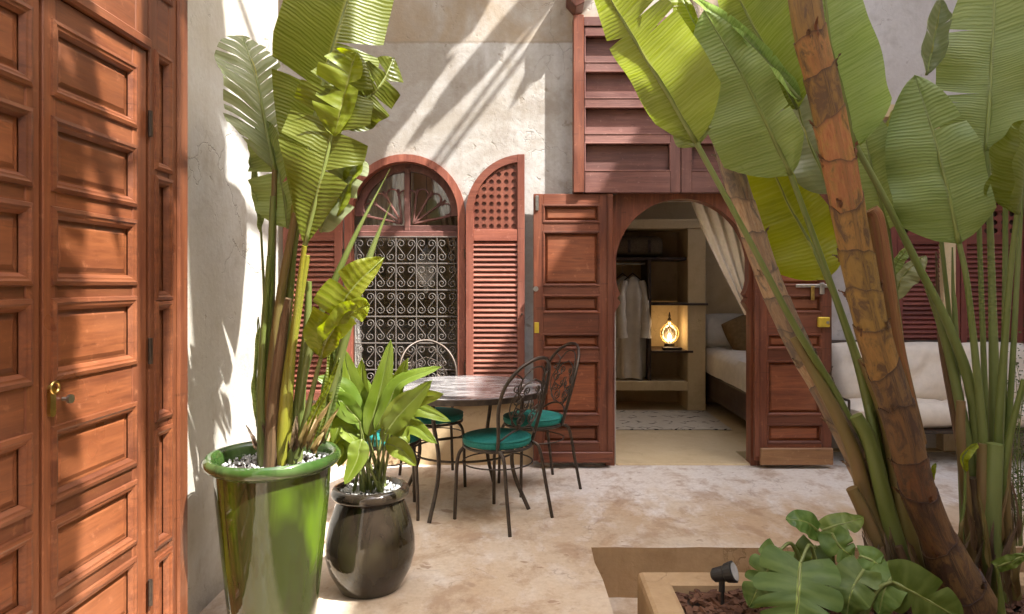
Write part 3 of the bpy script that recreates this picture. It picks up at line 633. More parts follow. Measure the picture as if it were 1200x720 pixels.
# ------------------------------------------------------------------ doorway frame, leaves, cupboard above
df = empty('doorway_frame', (1.17, BW, 0), 'red brown wooden door frame cut to a horseshoe arch round the bedroom entrance', 'door frame')
cx, cz, ar = 1.163, 1.515, 0.508
left = [(cx-0.515, 0.0), (cx-0.515, 1.16), (cx-0.49, 1.20), (cx-0.47, 1.235), (cx-0.495, 1.27), (cx-0.47, 1.30), (cx-0.49, 1.34), (cx-0.503, 1.40)]
prof = left+[(cx-ar*math.cos(a), cz+ar*math.sin(a)) for a in [math.pi*k/26 for k in range(1, 26)]]+[(2*cx-u, z) for u, z in reversed(left)]
def outer(u, z):
    if z < 1.45: return ((0.6175 if u < cx else 1.7225), z)
    t = math.atan2(z-1.45, u-cx); e = 0.5525; hh = 0.622
    s_ = min(e/abs(math.cos(t)) if abs(math.cos(t)) > 1e-6 else 9, hh/math.sin(t)); return (cx+0.007+s_*math.cos(t), 1.45+s_*math.sin(t))
op = [outer(*p) for p in prof]
b = MB(); b.strip(prof, op, lambda u,z: FB(u,z,0.03), lambda u,z: FB(u,z,-0.08)); b.build('arch_board', WB['z'], df)
for s0, s1 in ((0.575, 0.6165), (1.7235, 1.765)): fbox(FB, s0, s1, 0.0, 2.075, 0.001, 0.035, 'jamb', WB['z'], df)
def door_leaf(u0, u1, label, mirrored):
    d = empty('bedroom_door', ((u0+u1)/2, BW-0.06, 0.05), label, 'door', 'leaves of the bedroom doorway')
    rows = [(0.19,0.325),(0.40,0.80),(0.895,1.00),(1.165,1.29),(1.365,1.765),(1.84,1.965)]
    ua, ub = (u0+0.075, u1-0.095) if not mirrored else (u0+0.095, u1-0.075)
    panelled(FB, d, u0, u1, 0.055, 2.05, ua, ub, rows, 0.055, 0.10, WB, 'x', pw=WBP, mould=None, field=0.010, panel_h=True, ins=0.018, lip=0.016)
    for (za, zb) in rows:
        moulding(FB, ua, ub, za, zb, [(-0.008, 0.099), (-0.006, 0.104), (0.004, 0.105), (0.012, 0.094), (0.014, 0.08)], 'bead', WB['x'], d)
    return d
dl = door_leaf(0.032, 0.618, 'left leaf of the bedroom door, panelled red wood, folded back beside the shutter', False)
fbox(FB, 0.07, 0.625, 0.045, 0.125, 0.101, 0.122, 'kick_board', WB['x'], dl, 0.006)
fbox(FB, 0.585, 0.625, 0.125, 2.05, 0.10, 0.118, 'cover_strip', WB['z'], dl, 0.005)
fbox(FB, 0.048, 0.072, 1.925, 2.035, 0.10, 0.112, 'steel_latch', M['steel'], dl, 0.003)
fbox(FB, 0.040, 0.074, 1.01, 1.09, 0.10, 0.106, 'brass_plate', M['yellow'], dl, 0.002)
b = MB(); b.tube([FB(0.05, 1.34, 0.10), FB(0.05, 1.34, 0.13)], lambda t: 0.012+0.008*t, 10); b.build('door_knob', M['steel'], dl)
drr = door_leaf(1.688, 2.262, 'right leaf of the bedroom door with brass padlock, partly behind the leaning trunks', True)
fbox(FB, 1.72, 2.262, 0.03, 0.155, 0.101, 0.13, 'pale_kick_board', M['pale_wood'], drr, 0.006)
fbox(FB, 1.682, 1.72, 0.09, 2.05, 0.10, 0.118, 'cover_strip', WB['z'], drr, 0.005)
fbox(FB, 1.99, 2.25, 1.35, 1.375, 0.10, 0.118, 'bolt', M['steel'], drr, 0.004)
fbox(FB, 2.10, 2.125, 1.255, 1.36, 0.10, 0.125, 'bolt_handle', M['brass'], drr, 0.004)
fbox(FB, 2.165, 2.20, 1.30, 1.385, 0.10, 0.122, 'bolt_keeper', M['steel'], drr, 0.004)
lk = fbox(FB, 2.15, 2.235, 1.055, 1.13, 0.10, 0.135, 'padlock', M['yellow'], drr, 0.006)
b = MB(); b.tube([FB(2.215,1.09,0.134), FB(2.215,1.09,0.141)], 0.011, 10); b.build('keyhole', M['steel'], lk)

cb = empty('wall_cupboard', (1.15, BW, 2.1), 'faded red wooden cupboard with four recessed panels above the doorway', 'cupboard')
k_ = 0.00635
cu = lambda x: (x-620)*k_
czz = lambda y: CAMH-(y-334)*k_
fbox(FB, cu(672), cu(684), czz(226), czz(18), 0.001, 0.135, 'corner_post', WB['z'], cb, 0.004)
fbox(FB, cu(684), cu(927), czz(31), czz(20), 0.001, 0.128, 'top_rail', WC['x'], cb, 0.004)
rz = [(czz(200),czz(168)),(czz(157),czz(126)),(czz(115),czz(84)),(czz(73),czz(42))]
def cleaf(x0, x1, xa, xb):
    panelled(FB, cb, cu(x0), cu(x1), czz(226), czz(32), cu(xa), cu(xb), rz, 0.06, 0.122, WC, 'x', mould=None, field=0.05, ins=0.004, lip=0.004)
    for (za, zb) in rz: moulding(FB, cu(xa), cu(xb), za, zb, [(-0.006, 0.1205), (-0.003, 0.1245), (0.003, 0.124), (0.006, 0.11)], 'bead', WC['x'], cb)
cleaf(685, 797.5, 685.5, 785.5); cleaf(798.5, 911, 810.5, 910.5)
fbox(FB, cu(911), cu(926), czz(226), czz(32), 0.001, 0.135, 'corner_post', WB['z'], cb, 0.004)
fbox(FB, cu(686), cu(910), czz(226)+0.01, czz(34), 0.003, 0.055, 'back_board', WC['z'], cb, 0)
b = MB(); b.prism([(cu(664), 3.48),(cu(664), 3.66),(cu(684), 3.66),(cu(684), 3.44),(cu(674), 3.41)], lambda u,z: FB(u,z,0.003), lambda u,z: FB(u,z,0.20))
tag(b.build('wall_bracket', WB['z'], base=(cu(672), BW, 3.41), bevel=0.004), 'small dark wooden bracket on the wall at the top corner of the cupboard', 'bracket')

# set back louvred window behind the sofa
k2 = 0.007125; nu = lambda x: (x-620)*k2; nz_ = lambda y: CAMH-(y-334)*k2
fw = empty('louvred_window', (nu(1120), BW+0.5, 0.6), 'dark red double louvred window shutters with round hole lattice behind the sofa', 'window')
fbox(FN, nu(1036), nu(1046), 0.55, nz_(240), 0.002, 0.07, 'frame_post', WR['z'], fw); fbox(FN, nu(1195), nu(1206), 0.55, nz_(240), 0.002, 0.07, 'frame_post', WR['z'], fw)
fbox(FN, nu(1036), nu(1206), nz_(240), nz_(230), 0.002, 0.075, 'frame_head', WR['x'], fw); fbox(FN, nu(1036), nu(1206), 0.5, 0.55, 0.002, 0.075, 'sill', WR['x'], fw)
fbox(FN, nu(1045), nu(1196), 0.55, nz_(241), 0.003, 0.016, 'backing', WK['z'], fw, 0)
for (a, c_) in ((1047, 1120.5), (1121.5, 1194)):
    ul, ur = nu(a), nu(c_); sw = 0.05
    fbox(FN, ul, ul+sw, 0.552, nz_(241), 0.02, 0.055, 'stile', WR['z'], fw); fbox(FN, ur-sw, ur, 0.552, nz_(241), 0.02, 0.055, 'stile', WR['z'], fw)
    fbox(FN, ul+sw, ur-sw, nz_(287), nz_(276), 0.02, 0.054, 'rail', WR['x'], fw); fbox(FN, ul+sw, ur-sw, 0.552, 0.62, 0.02, 0.054, 'rail', WR['x'], fw); fbox(FN, ul+sw, ur-sw, nz_(248), nz_(241), 0.02, 0.054, 'rail', WR['x'], fw)
    cell = (ur-ul-2*sw)/6
    lattice(FN, lambda u,z: True, ul+sw, nz_(276), 6, 3, cell, 0.028, 0.038, 'lattice', WR['z'], fw)
    louvres(FN, ul+sw, ur-sw, 0.62, nz_(287), 28, 0.038, WR['x'], fw)
# ------------------------------------------------------------------ planter in the sunken channel
PX0, PX1, PY0, PY1, PZ = 0.497, 3.45, 1.2, 3.13, 0.06
pb = empty('planter_box', (0.5, 3.13, -0.26), 'low tan plastered planter bed standing in the sunken channel', 'planter')
b = MB(); n = 20
ring = lambda i, z, j: [(PX0+i+j*0.004*math.sin(5+z*9), PY0+i, z), (PX1-i, PY0+i, z), (PX1-i, PY1-i, z), (PX0+i, PY1-i, z)]
lv = [(0.0,-0.255),(0.0,0.03),(0.006,0.05),(0.02,PZ),(0.115,PZ-0.004),(0.13,PZ-0.012),(0.135,-0.05)]
vs_ = []; fs_ = []
for i, z in lv: vs_ += ring(i, z, 0)
for k in range(len(lv)-1):
    for j in range(4): fs_.append((4*k+j, 4*k+(j+1)%4, 4*k+4+(j+1)%4, 4*k+4+j))
b.add(vs_, fs_); b.build('planter_wall', M['tan'], pb, recalc=True)
b = MB(); gx, gy = 46, 30; vs_ = []; fs_ = []
for j in range(gy+1):
    for i in range(gx+1):
        x = lerp(PX0+0.13, PX1-0.13, i/gx); y = lerp(PY0+0.13, PY1-0.13, j/gy)
        vs_.append((x, y, 0.0+0.02*mnoise.noise((x*3, y*3, 0))+0.012*mnoise.noise((x*11, y*11, 3))))
for j in range(gy):
    for i in range(gx): a = j*(gx+1)+i; fs_.append((a, a+1, a+gx+2, a+gx+1))
b.add(vs_, fs_); b.build('soil', M['soil'], pb, smooth=True)
b = MB()
for k in range(1500):
    x = rnd(PX0+0.14, 2.6); y = rnd(2.45, PY1-0.14); z = 0.012+0.02*mnoise.noise((x*3, y*3, 0))+rnd(0, 0.012)
    l, w_, h_ = rnd(0.012, 0.04), rnd(0.008, 0.018), rnd(0.003, 0.009)
    q = Quaternion((rnd(-1,1), rnd(-1,1), rnd(-1,1)), rnd(0, 0.9)) @ Quaternion((0,0,1), rnd(0, 6.28))
    pts = [Vector((sx*l*rnd(0.7,1), sy*w_*rnd(0.7,1), sz*h_)) for sz in (-1,1) for (sx,sy) in ((-1,-1),(1,-1),(1,1),(-1,1))]
    b.add([q@p+Vector((x,y,z)) for p in pts], [(0,3,2,1),(4,5,6,7),(0,1,5,4),(1,2,6,5),(2,3,7,6),(3,0,4,7)])
tag(b.build('bark_mulch', M['mulch'], base=(1.5,2.8,0), recalc=False), 'loose brown bark chips covering the planter bed', 'mulch', kind='stuff')
# garden spotlight
P0 = W(850, 697, 2.86)
sp = empty('garden_spotlight', (P0.x, P0.y, 0.0), 'small black adjustable spotlight on a spike in the bark mulch', 'spotlight')
b = MB(); b.tube([(P0.x-0.012,P0.y,-0.05),(P0.x-0.012,P0.y,0.12)], 0.008, 8); b.build('spike', M['black'], sp)
b = MB(); b.tube([(P0.x-0.018,P0.y-0.012,0.09),(P0.x-0.018,P0.y-0.012,0.15)], 0.013, 8); b.build('bracket', M['black'], sp)
dd = Vector((0.75,-0.45,0.35)).normalized(); c0 = Vector((P0.x-0.02, P0.y, 0.158))
b = MB(); b.tube([c0-dd*0.038, c0-dd*0.028, c0+dd*0.02, c0+dd*0.026, c0+dd*0.06, c0+dd*0.063], lambda t: [0.018,0.028,0.032,0.038,0.044,0.038][min(5,int(round(t*5)))], 20); hd = b.build('lamp_head', M['black'], sp, smooth=False)
b = MB(); b.tube([c0+dd*0.056, c0+dd*0.0645], 0.036, 20); b.build('lens', M['lens'], hd)

# ------------------------------------------------------------------ cafe table and chairs
TC = Vector((-0.41, 4.33, 0))
tb = empty('cafe_table', TC, 'round cafe table with dark streaked stone top on curved iron legs', 'table')
b = MB(); b.lathe(TC, [(0.02,0.700),(0.505,0.700),(0.512,0.706),(0.512,0.722),(0.50,0.728),(0.02,0.729)], 56); b.build('table_top', M['marble'], tb, smooth=False)
b = MB(); b.lathe(TC, [(0.516,0.692),(0.526,0.692),(0.528,0.724),(0.514,0.726),(0.514,0.694)], 56, close=False); b.build('rim_band', M['iron'], tb)
for k in range(4):
    a = R(-112+90*k); u = Vector((math.cos(a), math.sin(a), 0))
    pts = catmull([TC+u*0.40+Vector((0,0,0.70)), TC+u*0.385+Vector((0,0,0.55)), TC+u*0.33+Vector((0,0,0.36)), TC+u*0.345+Vector((0,0,0.2)), TC+u*0.44+Vector((0,0,0.0))], 18)
    b = MB(); b.tube(pts, 0.0125, 8); b.build('leg', M['iron'], tb, smooth=True)
b = MB(); b.tube([TC+Vector((0.33*math.cos(t), 0.33*math.sin(t), 0.33)) for t in [2*math.pi*k/40 for k in range(41)]], 0.007, 6, caps=False); b.build('stretcher_ring', M['iron'], tb, smooth=True)
b = MB(); b.tube([TC+Vector((0.40*math.cos(t), 0.40*math.sin(t), 0.69)) for t in [2*math.pi*k/40 for k in range(41)]], 0.009, 6, caps=False); b.build('support_ring', M['iron'], tb, smooth=True)

def make_chair():
    c = empty('cafe_chair', (0,0,0), 'x', 'chair', 'wrought iron cafe chairs')
    V_ = Vector
    bp = lambda u, v: V_((u, -0.165-0.15*(v/0.52)+0.05*(u/0.2)**2, 0.44+v))     # back surface
    hoop = [bp(-0.155,-0.01), bp(-0.175,0.10), bp(-0.205,0.24), bp(-0.20,0.36), bp(-0.15,0.455), bp(-0.075,0.505), bp(0,0.52)]
    hoop += [V_((-p.x, p.y, p.z)) for p in reversed(hoop[:-1])]
    b = MB(); b.tube(catmull(hoop, 40), 0.0105, 8); b.build('back_hoop', M['iron'], c, smooth=True)
    inner = [bp(-0.10,0.30), bp(-0.115,0.37), bp(-0.06,0.455), bp(0,0.47)]; inner += [V_((-p.x,p.y,p.z)) for p in reversed(inner[:-1])]
    b = MB(); b.tube(catmull(inner, 24), 0.0045, 5); b.build('back_scroll', M['iron'], c, smooth=True)
    b = MB(); b.tube(catmull([bp(-0.16,0.055), bp(-0.09,0.10), bp(0,0.115), bp(0.09,0.10), bp(0.16,0.055)], 20), 0.006, 6); b.build('back_rail', M['iron'], c, smooth=True)
    def sc(cx, cz, r, a0, turns, sg, tail=None):
        pts = [bp(x, z) for x, z in spiral(cx, cz, r, a0, turns, 20, sg)]
        if tail: pts = catmull([bp(*t) for t in tail]+[pts[0]], 8)[:-1]+pts
        b = MB(); b.tube(pts, 0.0042, 5); b.build('back_scroll', M['iron'], c, smooth=True)
    for s in (-1, 1):
        d = -s
        sc(s*0.105, 0.285, 0.034, R(90) if s > 0 else R(90), 1.4, s, [(s*0.03, 0.39), (s*0.075, 0.37)])
        sc(s*0.045, 0.335, 0.026, R(-90), 1.4, s, [(s*0.12, 0.19), (s*0.09, 0.285)])
        sc(s*0.050, 0.165, 0.036, R(90), 1.5, s, [(s*0.01, 0.29), (s*0.02, 0.23)])
        sc(s*0.085, 0.215, 0.028, R(0) if s > 0 else R(180), 1.4, -s, [(s*0.02, 0.118), (s*0.105, 0.15)])
        sc(s*0.125, 0.355, 0.024, R(180) if s > 0 else R(0), 1.3, s, [(s*0.15, 0.44), (s*0.105, 0.41)])
        sc(s*0.028, 0.245, 0.022, R(-90), 1.3, -s, [(s*0.10, 0.24), (s*0.055, 0.225)])
        b = MB(); b.tube(catmull([bp(s*0.06,0.115), bp(s*0.13,0.20), bp(s*0.14,0.28), bp(s*0.09,0.36), bp(0,0.40)], 18), 0.0045, 5); b.build('back_scroll', M['iron'], c, smooth=True)
        b = MB(); b.tube(catmull([bp(s*0.155,0.0), V_((s*0.165,-0.185,0.40)), V_((s*0.18,-0.22,0.2)), V_((s*0.195,-0.255,0.0))], 12), 0.0105, 8); b.build('leg', M['iron'], c, smooth=True)
        b = MB(); b.tube(catmull([V_((s*0.10,0.10,0.428)), V_((s*0.145,0.135,0.42)), V_((s*0.165,0.165,0.36)), V_((s*0.17,0.175,0.2)), V_((s*0.175,0.18,0.0))], 16), 0.0105, 8); b.build('leg', M['iron'], c, smooth=True)
    ringp = lambda r, z, sy=1.0: [V_((r*math.cos(t), r*math.sin(t)*sy, z)) for t in [2*math.pi*k/36 for k in range(37)]]
    b = MB(); b.tube(ringp(0.195, 0.43), 0.009, 6, caps=False); sr = b.build('seat_ring', M['iron'], c, smooth=True)
    for k in range(5):
        x = -0.14+0.07*k; y = math.sqrt(0.195**2-x*x); b = MB(); b.tube([V_((x,-y,0.43)), V_((x,y,0.43))], 0.005, 5); b.build('seat_slat', M['iron'], sr)
    b = MB(); b.tube(ringp(0.205, 0.335), 0.0045, 5, caps=False); b.build('stretcher_ring', M['iron'], c, smooth=True)
    prof = [(0.01,0.437),(0.175,0.437),(0.197,0.445),(0.203,0.462),(0.197,0.481),(0.175,0.492),(0.08,0.499),(0.01,0.500)]
    b = MB(); b.lathe((0,0.005,0), prof, 40); cu_ = b.build('cushion', M['teal'], c, smooth=True)
    b = MB(); b.tube([V_((0.2*math.cos(t), 0.005+0.2*math.sin(t), 0.481)) for t in [2*math.pi*k/40 for k in range(41)]], 0.0035, 5, caps=False); b.build('piping', M['teal'], cu_, smooth=True)
    return c
ch0 = make_chair()
spots = [((-0.185,4.02), (-0.34,0.265), 'nearest iron cafe chair, its scrolled back turned towards the open planter'),
         ((0.03,4.64), (-0.9,-0.45), 'iron cafe chair in front of the left leaf of the bedroom door'),
         ((-0.66,4.74), (0.22,-0.60), 'iron cafe chair in front of the window grille facing the camera'),
         ((-0.86,4.10), (0.97,0.22), 'iron cafe chair half hidden behind the bushy plant in the round pot')]
for i, (p, d, lab) in enumerate(spots):
    o = ch0 if i == 0 else copy_tree(ch0)
    o.location = (p[0], p[1], 0); o.rotation_euler.z = math.atan2(-d[0], d[1]); o['label'] = lab

# ------------------------------------------------------------------ pots
PT = Vector((-1.01, 2.70, 0))
pot = empty('tall_pot', PT, 'tall tapering green glazed pot holding the banana plant', 'pot')
b = MB(); b.lathe(PT, [(0.12,0.0),(0.148,0.004),(0.160,0.02),(0.172,0.13),(0.192,0.33),(0.212,0.54),(0.220,0.655),(0.215,0.66),(0.204,0.60),(0.195,0.40),(0.02,0.38)], 64); b.build('pot_body', M['glaze_green'], pot, smooth=True)
b = MB(); b.lathe(PT, [(0.219,0.648),(0.232,0.656),(0.250,0.668),(0.258,0.684),(0.256,0.699),(0.244,0.710),(0.229,0.706),(0.217,0.69),(0.214,0.65)], 64, close=False); b.build('pot_rim', M['glaze_rim'], pot, smooth=True)
b = MB(); b.lathe(PT, [(0.01,0.655),(0.12,0.65),(0.2155,0.64)], 24, close=False); b.build('soil', M['soil'], pot)
PT2 = Vector((-0.72, 3.10, 0))
pot2 = empty('round_pot', PT2, 'squat dark brown glazed pot with rolled rim holding the bushy strap leaved plant', 'pot')
b = MB(); b.lathe(PT2, [(0.10,0.0),(0.135,0.003),(0.15,0.03),(0.182,0.09),(0.200,0.16),(0.197,0.23),(0.180,0.31),(0.158,0.375),(0.146,0.405),(0.135,0.405),(0.13,0.3),(0.02,0.29)], 64); b.build('pot_body', M['glaze_dark'], pot2, smooth=True)
b = MB(); b.lathe(PT2, [(0.143,0.400),(0.160,0.408),(0.173,0.425),(0.174,0.442),(0.164,0.457),(0.148,0.461),(0.136,0.452),(0.133,0.42)], 64, close=False); b.build('pot_rim', M['glaze_dark'], pot2, smooth=True)
b = MB(); b.lathe(PT2, [(0.01,0.43),(0.134,0.425)], 24, close=False); b.build('soil', M['soil'], pot2)
def pebbles(c, r0, r1, z, n, s0, s1, label):
    b = MB(); ico = [(0,0,1),(0.9,0,0.3),(0.28,0.86,0.3),(-0.72,0.53,0.3),(-0.72,-0.53,0.3),(0.28,-0.86,0.3),(0,0,-0.7)]
    fc = [(0,1,2),(0,2,3),(0,3,4),(0,4,5),(0,5,1),(6,2,1),(6,3,2),(6,4,3),(6,5,4),(6,1,5)]
    for k in range(n):
        a = rnd(0, 6.283); rr = math.sqrt(rnd(r0*r0, r1*r1)); s = rnd(s0, s1); q = Quaternion((rnd(-1,1),rnd(-1,1),rnd(-1,1)), rnd(0,6.28))
        b.add([q@Vector((p[0]*s*rnd(0.7,1.2), p[1]*s, p[2]*s*0.8))+c+Vector((rr*math.cos(a), rr*math.sin(a), z+rnd(0,0.012))) for p in ico], fc)
    return tag(b.build('white_pebbles', M['pebble'], base=c+Vector((0,0,z)), recalc=False), label, 'pebbles', kind='stuff')
pebbles(PT, 0.06, 0.205, 0.652, 420, 0.006, 0.012, 'white pebbles covering the soil in the tall green pot')
pebbles(PT2, 0.02, 0.128, 0.435, 420, 0.006, 0.011, 'white pebbles covering the soil in the dark round pot')

# ------------------------------------------------------------------ sofa in the recess
sf = empty('sofa', (3.2, 5.4, 0), 'cream cushioned sofa on a dark iron frame against the set back wall', 'sofa')
SX0, SX1, SY0, SY1 = 2.40, 4.15, 5.12, 5.66
def cushion(name, c, sx, sy, sz, mat, parent, e=0.5, puff=0.35, seed=0, rot=None, wr=0.010, **kw):
    b = MB(); n = 16; m = 12; vs_ = []; fs_ = []
    # two faces of a pillow joined at a seam
    for side in (-1, 1):
        o0 = len(vs_)
        for j in range(m+1):
            for i in range(n+1):
                u = 2*i/n-1; v = 2*j/m-1
                k = ((1-u**4)*(1-v**4))**e
                px = u*(1-0.04*(1-v*v)*-1-0.05*v*v); pz = v*(1-0.05*u*u)
                th = sy*(puff*0.35+k*(1-puff*0.35)) if 0 < i < n and 0 < j < m else sy*puff*0.35
                wv = wr*k*(mnoise.noise((u*2.3+seed, v*2.3, side))+0.6*mnoise.noise((u*6+seed, v*3, side*2)))
                vs_.append(Vector((px*sx, side*(th+wv), pz*sz)))
        for j in range(m):
            for i in range(n):
                a = o0+j*(n+1)+i; f = (a, a+1, a+n+2, a+n+1); fs_.append(f if side < 0 else tuple(reversed(f)))
    per = [i for i in range(n+1)]+[j*(n+1)+n for j in range(1, m+1)]+[m*(n+1)+i for i in range(n-1, -1, -1)]+[j*(n+1) for j in range(m-1, 0, -1)]
    o1 = (n+1)*(m+1)
    for k in range(len(per)): p, q = per[k], per[(k+1) % len(per)]; fs_.append((p, p+o1, q+o1, q))
    if rot: vs_ = [rot@p for p in vs_]
    b.add([p+Vector(c) for p in vs_], fs_)
    return b.build(name, mat, parent, smooth=True, **kw)
RX90 = Matrix.Rotation(R(90), 3, 'X')
for i in range(2): cushion('seat_cushion', (SX0+0.06+0.41+0.82*i, 5.38, 0.375), 0.405, 0.095, 0.265, M['cream'], sf, 0.3, 1.3, i*3.1, RX90, 0.010)
tilt = Matrix.Rotation(R(-12), 3, 'X')
for i, (xc, hw) in enumerate(((2.72, 0.255), (3.24, 0.265), (3.78, 0.29))): cushion('back_cushion', (xc, 5.565, 0.655), hw, 0.115, 0.25, M['cream'], sf, 0.55, 0.35, 7+i*5.3, tilt, 0.030)
for x in (SX0, SX1):
    b = MB(); b.tube([(x,SY0,0.0),(x,SY0,0.50)], 0.010, 8); b.build('leg', M['iron'], sf)
    b = MB(); b.tube([(x,SY1,0.0),(x,SY1,0.90)], 0.012, 8); b.build('leg', M['iron'], sf)
    b = MB(); b.tube(catmull([(x,SY0,0.50),(x,SY0+0.27,0.50),(x,SY1,0.50)], 8), 0.010, 8); b.build('arm_rail', M['iron'], sf, smooth=True)
    b = MB(); b.tube([(x,SY0,0.26),(x,SY1,0.26)], 0.011, 6); b.build('side_rail', M['iron'], sf)
for (y, z) in ((SY0,0.265),(SY1,0.265),(SY1,0.90)):
    b = MB(); b.tube([(SX0,y,z),(SX1,y,z)], 0.013, 8); b.build('cross_rail', M['iron'], sf)
b = MB(); b.box(SX0+0.02, SX1-0.02, SY0+0.02, SY1-0.02, 0.272, 0.284); b.build('seat_board', WK['x'], sf)

# ------------------------------------------------------------------ bedroom furniture seen through the doorway
s_ = 0.00925; bx = lambda x: (x-620)*s_; bz = lambda y: CAMH-(y-334)*s_
un = empty('wardrobe_niche', (1.3, 7.4, 0), 'open plastered wardrobe with shelves and hanging rail at the back of the bedroom', 'wardrobe')
def ubox(name, x0, x1, y0, y1, z0, z1, mat, bevel=0.006):
    b = MB(); b.box(x0, x1, y0, y1, z0, z1); return b.build(name, mat, un, bevel=bevel)
ubox('side_post', bx(806), bx(827), 7.40, 7.92, 0.006, bz(268), M['room'])
ubox('side_post', 0.46, 0.70, 7.40, 7.92, 0.006, bz(268), M['room'])
ubox('head_beam', 0.46, bx(827), 7.39, 7.92, bz(268), bz(257), M['room'])
ubox('base_slab', 0.702, bx(806)-0.002, 7.39, 7.92, bz(458), bz(447), M['room'])
ubox('shelf', 0.702, bx(806)-0.002, 7.44, 7.92, bz(305), bz(301.5), WK['x'], 0.003)
ubox('partition', bx(760), bx(764), 7.44, 7.92, bz(447), bz(305), WK['z'], 0.003)
ubox('shelf', bx(764)+0.002, bx(827)+0.02, 7.37, 7.92, bz(358), bz(355.5), WK['x'], 0.003)
ubox('shelf', bx(764)+0.002, bx(812), 7.38, 7.92, bz(413.5), bz(411), WK['x'], 0.003)
b = MB(); b.tube([(0.70,7.62,bz(308.5)),(bx(760),7.62,bz(308.5))], 0.011, 8); b.build('hanging_rail', M['steel'], un)
# lit table lamp in its niche
LP = Vector((bx(789), 7.60, bz(411)))
LS_ = 0.82
lm = empty('table_lamp', LP, 'lit pierced glass lamp glowing on the wardrobe shelf', 'lamp')
b = MB(); b.lathe(LP, [(0.01,0),(0.075,0.0),(0.075,0.02),(0.06,0.03),(0.055,0.06),(0.01,0.065)], 20); b.build('lamp_base', M['iron'], lm)
gp = [(r*0.82, 0.02+z*0.82) for r, z in [(0.05,0.06),(0.095,0.09),(0.125,0.15),(0.13,0.20),(0.11,0.255),(0.07,0.30),(0.035,0.325),(0.02,0.36)]]
b = MB(); b.lathe(LP, gp, 28, close=False); b.build('globe', M['lampglass'], lm, smooth=True)
for k in range(10):
    a = 2*math.pi*k/10; b = MB(); b.tube([LP+Vector((r*1.01*math.cos(a+0.8*z), r*1.01*math.sin(a+0.8*z), z)) for r, z in gp], 0.003, 4); b.build('wire', M['brass'], lm)
b = MB(); b.lathe(LP, [(0.016,0.310),(0.023,0.325),(0.010,0.35),(0.014,0.365),(0.004,0.41)], 14); b.build('finial', M['iron'], lm)
b = MB(); b.lathe(LP, [(0.006,0.09),(0.020,0.105),(0.025,0.13),(0.016,0.155),(0.004,0.175)], 14); b.build('bulb', M['bulb'], lm, smooth=True)
ll = bpy.data.lights.new('lamp_light', 'POINT'); ll.energy = 0.8; ll.color = (1, 0.66, 0.32); ll.shadow_soft_size = 0.10
lo_ = bpy.data.objects.new('lamp_light', ll); COL.objects.link(lo_); lo_.location = LP+Vector((0,-0.02,0.22))
b = MB(); b.box(bx(778), bx(800), 7.42, 7.52, bz(411)+0.002, bz(409)+0.012); tag(b.build('book', WK['x'], bevel=0.003), 'small dark book lying beside the lit lamp', 'book')
# woven case on the top shelf
b = MB(); x0, x1 = bx(719), bx(779); zc = (bz(301.5)+bz(275))/2; hz = (bz(275)-bz(301.5))/2-0.004; vs_ = []; N_ = 20
for i in range(13):
    u = -1+2*i/12; k = (1-abs(u)**5)**0.4 if abs(u) < 1 else 0.0
    for j in range(N_):
        a = 2*math.pi*j/N_; ca, sa = math.cos(a), math.sin(a); q = (abs(ca)**4+abs(sa)**4)**-0.25
        kk = 0.80+0.20*k
        vs_.append(((x0+x1)/2+u*(x1-x0)/2, 7.66+ca*q*0.17*kk, zc+0.002+sa*q*hz*kk-(1-kk)*hz*0.3+0.006*mnoise.noise((u*4, ca*3, sa*3))*(0 if sa < -0.5 else 1)))
fs_ = [(i*N_+j, i*N_+(j+1)%N_, (i+1)*N_+(j+1)%N_, (i+1)*N_+j) for i in range(12) for j in range(N_)]+[tuple(range(N_)), tuple(range(12*N_, 13*N_))]
b.add(vs_, fs_); case = empty('woven_case', ((x0+x1)/2, 7.66, bz(301.5)), 'brown woven case lying on the top wardrobe shelf', 'case')
b.build('case_body', M['wicker'], case, smooth=True)
for f in (0.3, 0.7):
    x = lerp(x0, x1, f); b = MB(); b.strip([(7.66+math.cos(t)*0.178*1.06, zc+math.sin(t)*hz*1.0) for t in [R(-40)+R(260)*k/18 for k in range(19)]], [(7.66+math.cos(t)*0.186*1.06, zc+math.sin(t)*(hz+0.006)) for t in [R(-40)+R(260)*k/18 for k in range(19)]], lambda y,z: Vector((x,y,z)), lambda y,z: Vector((x+0.03,y,z))); b.build('strap', WK['x'], case)
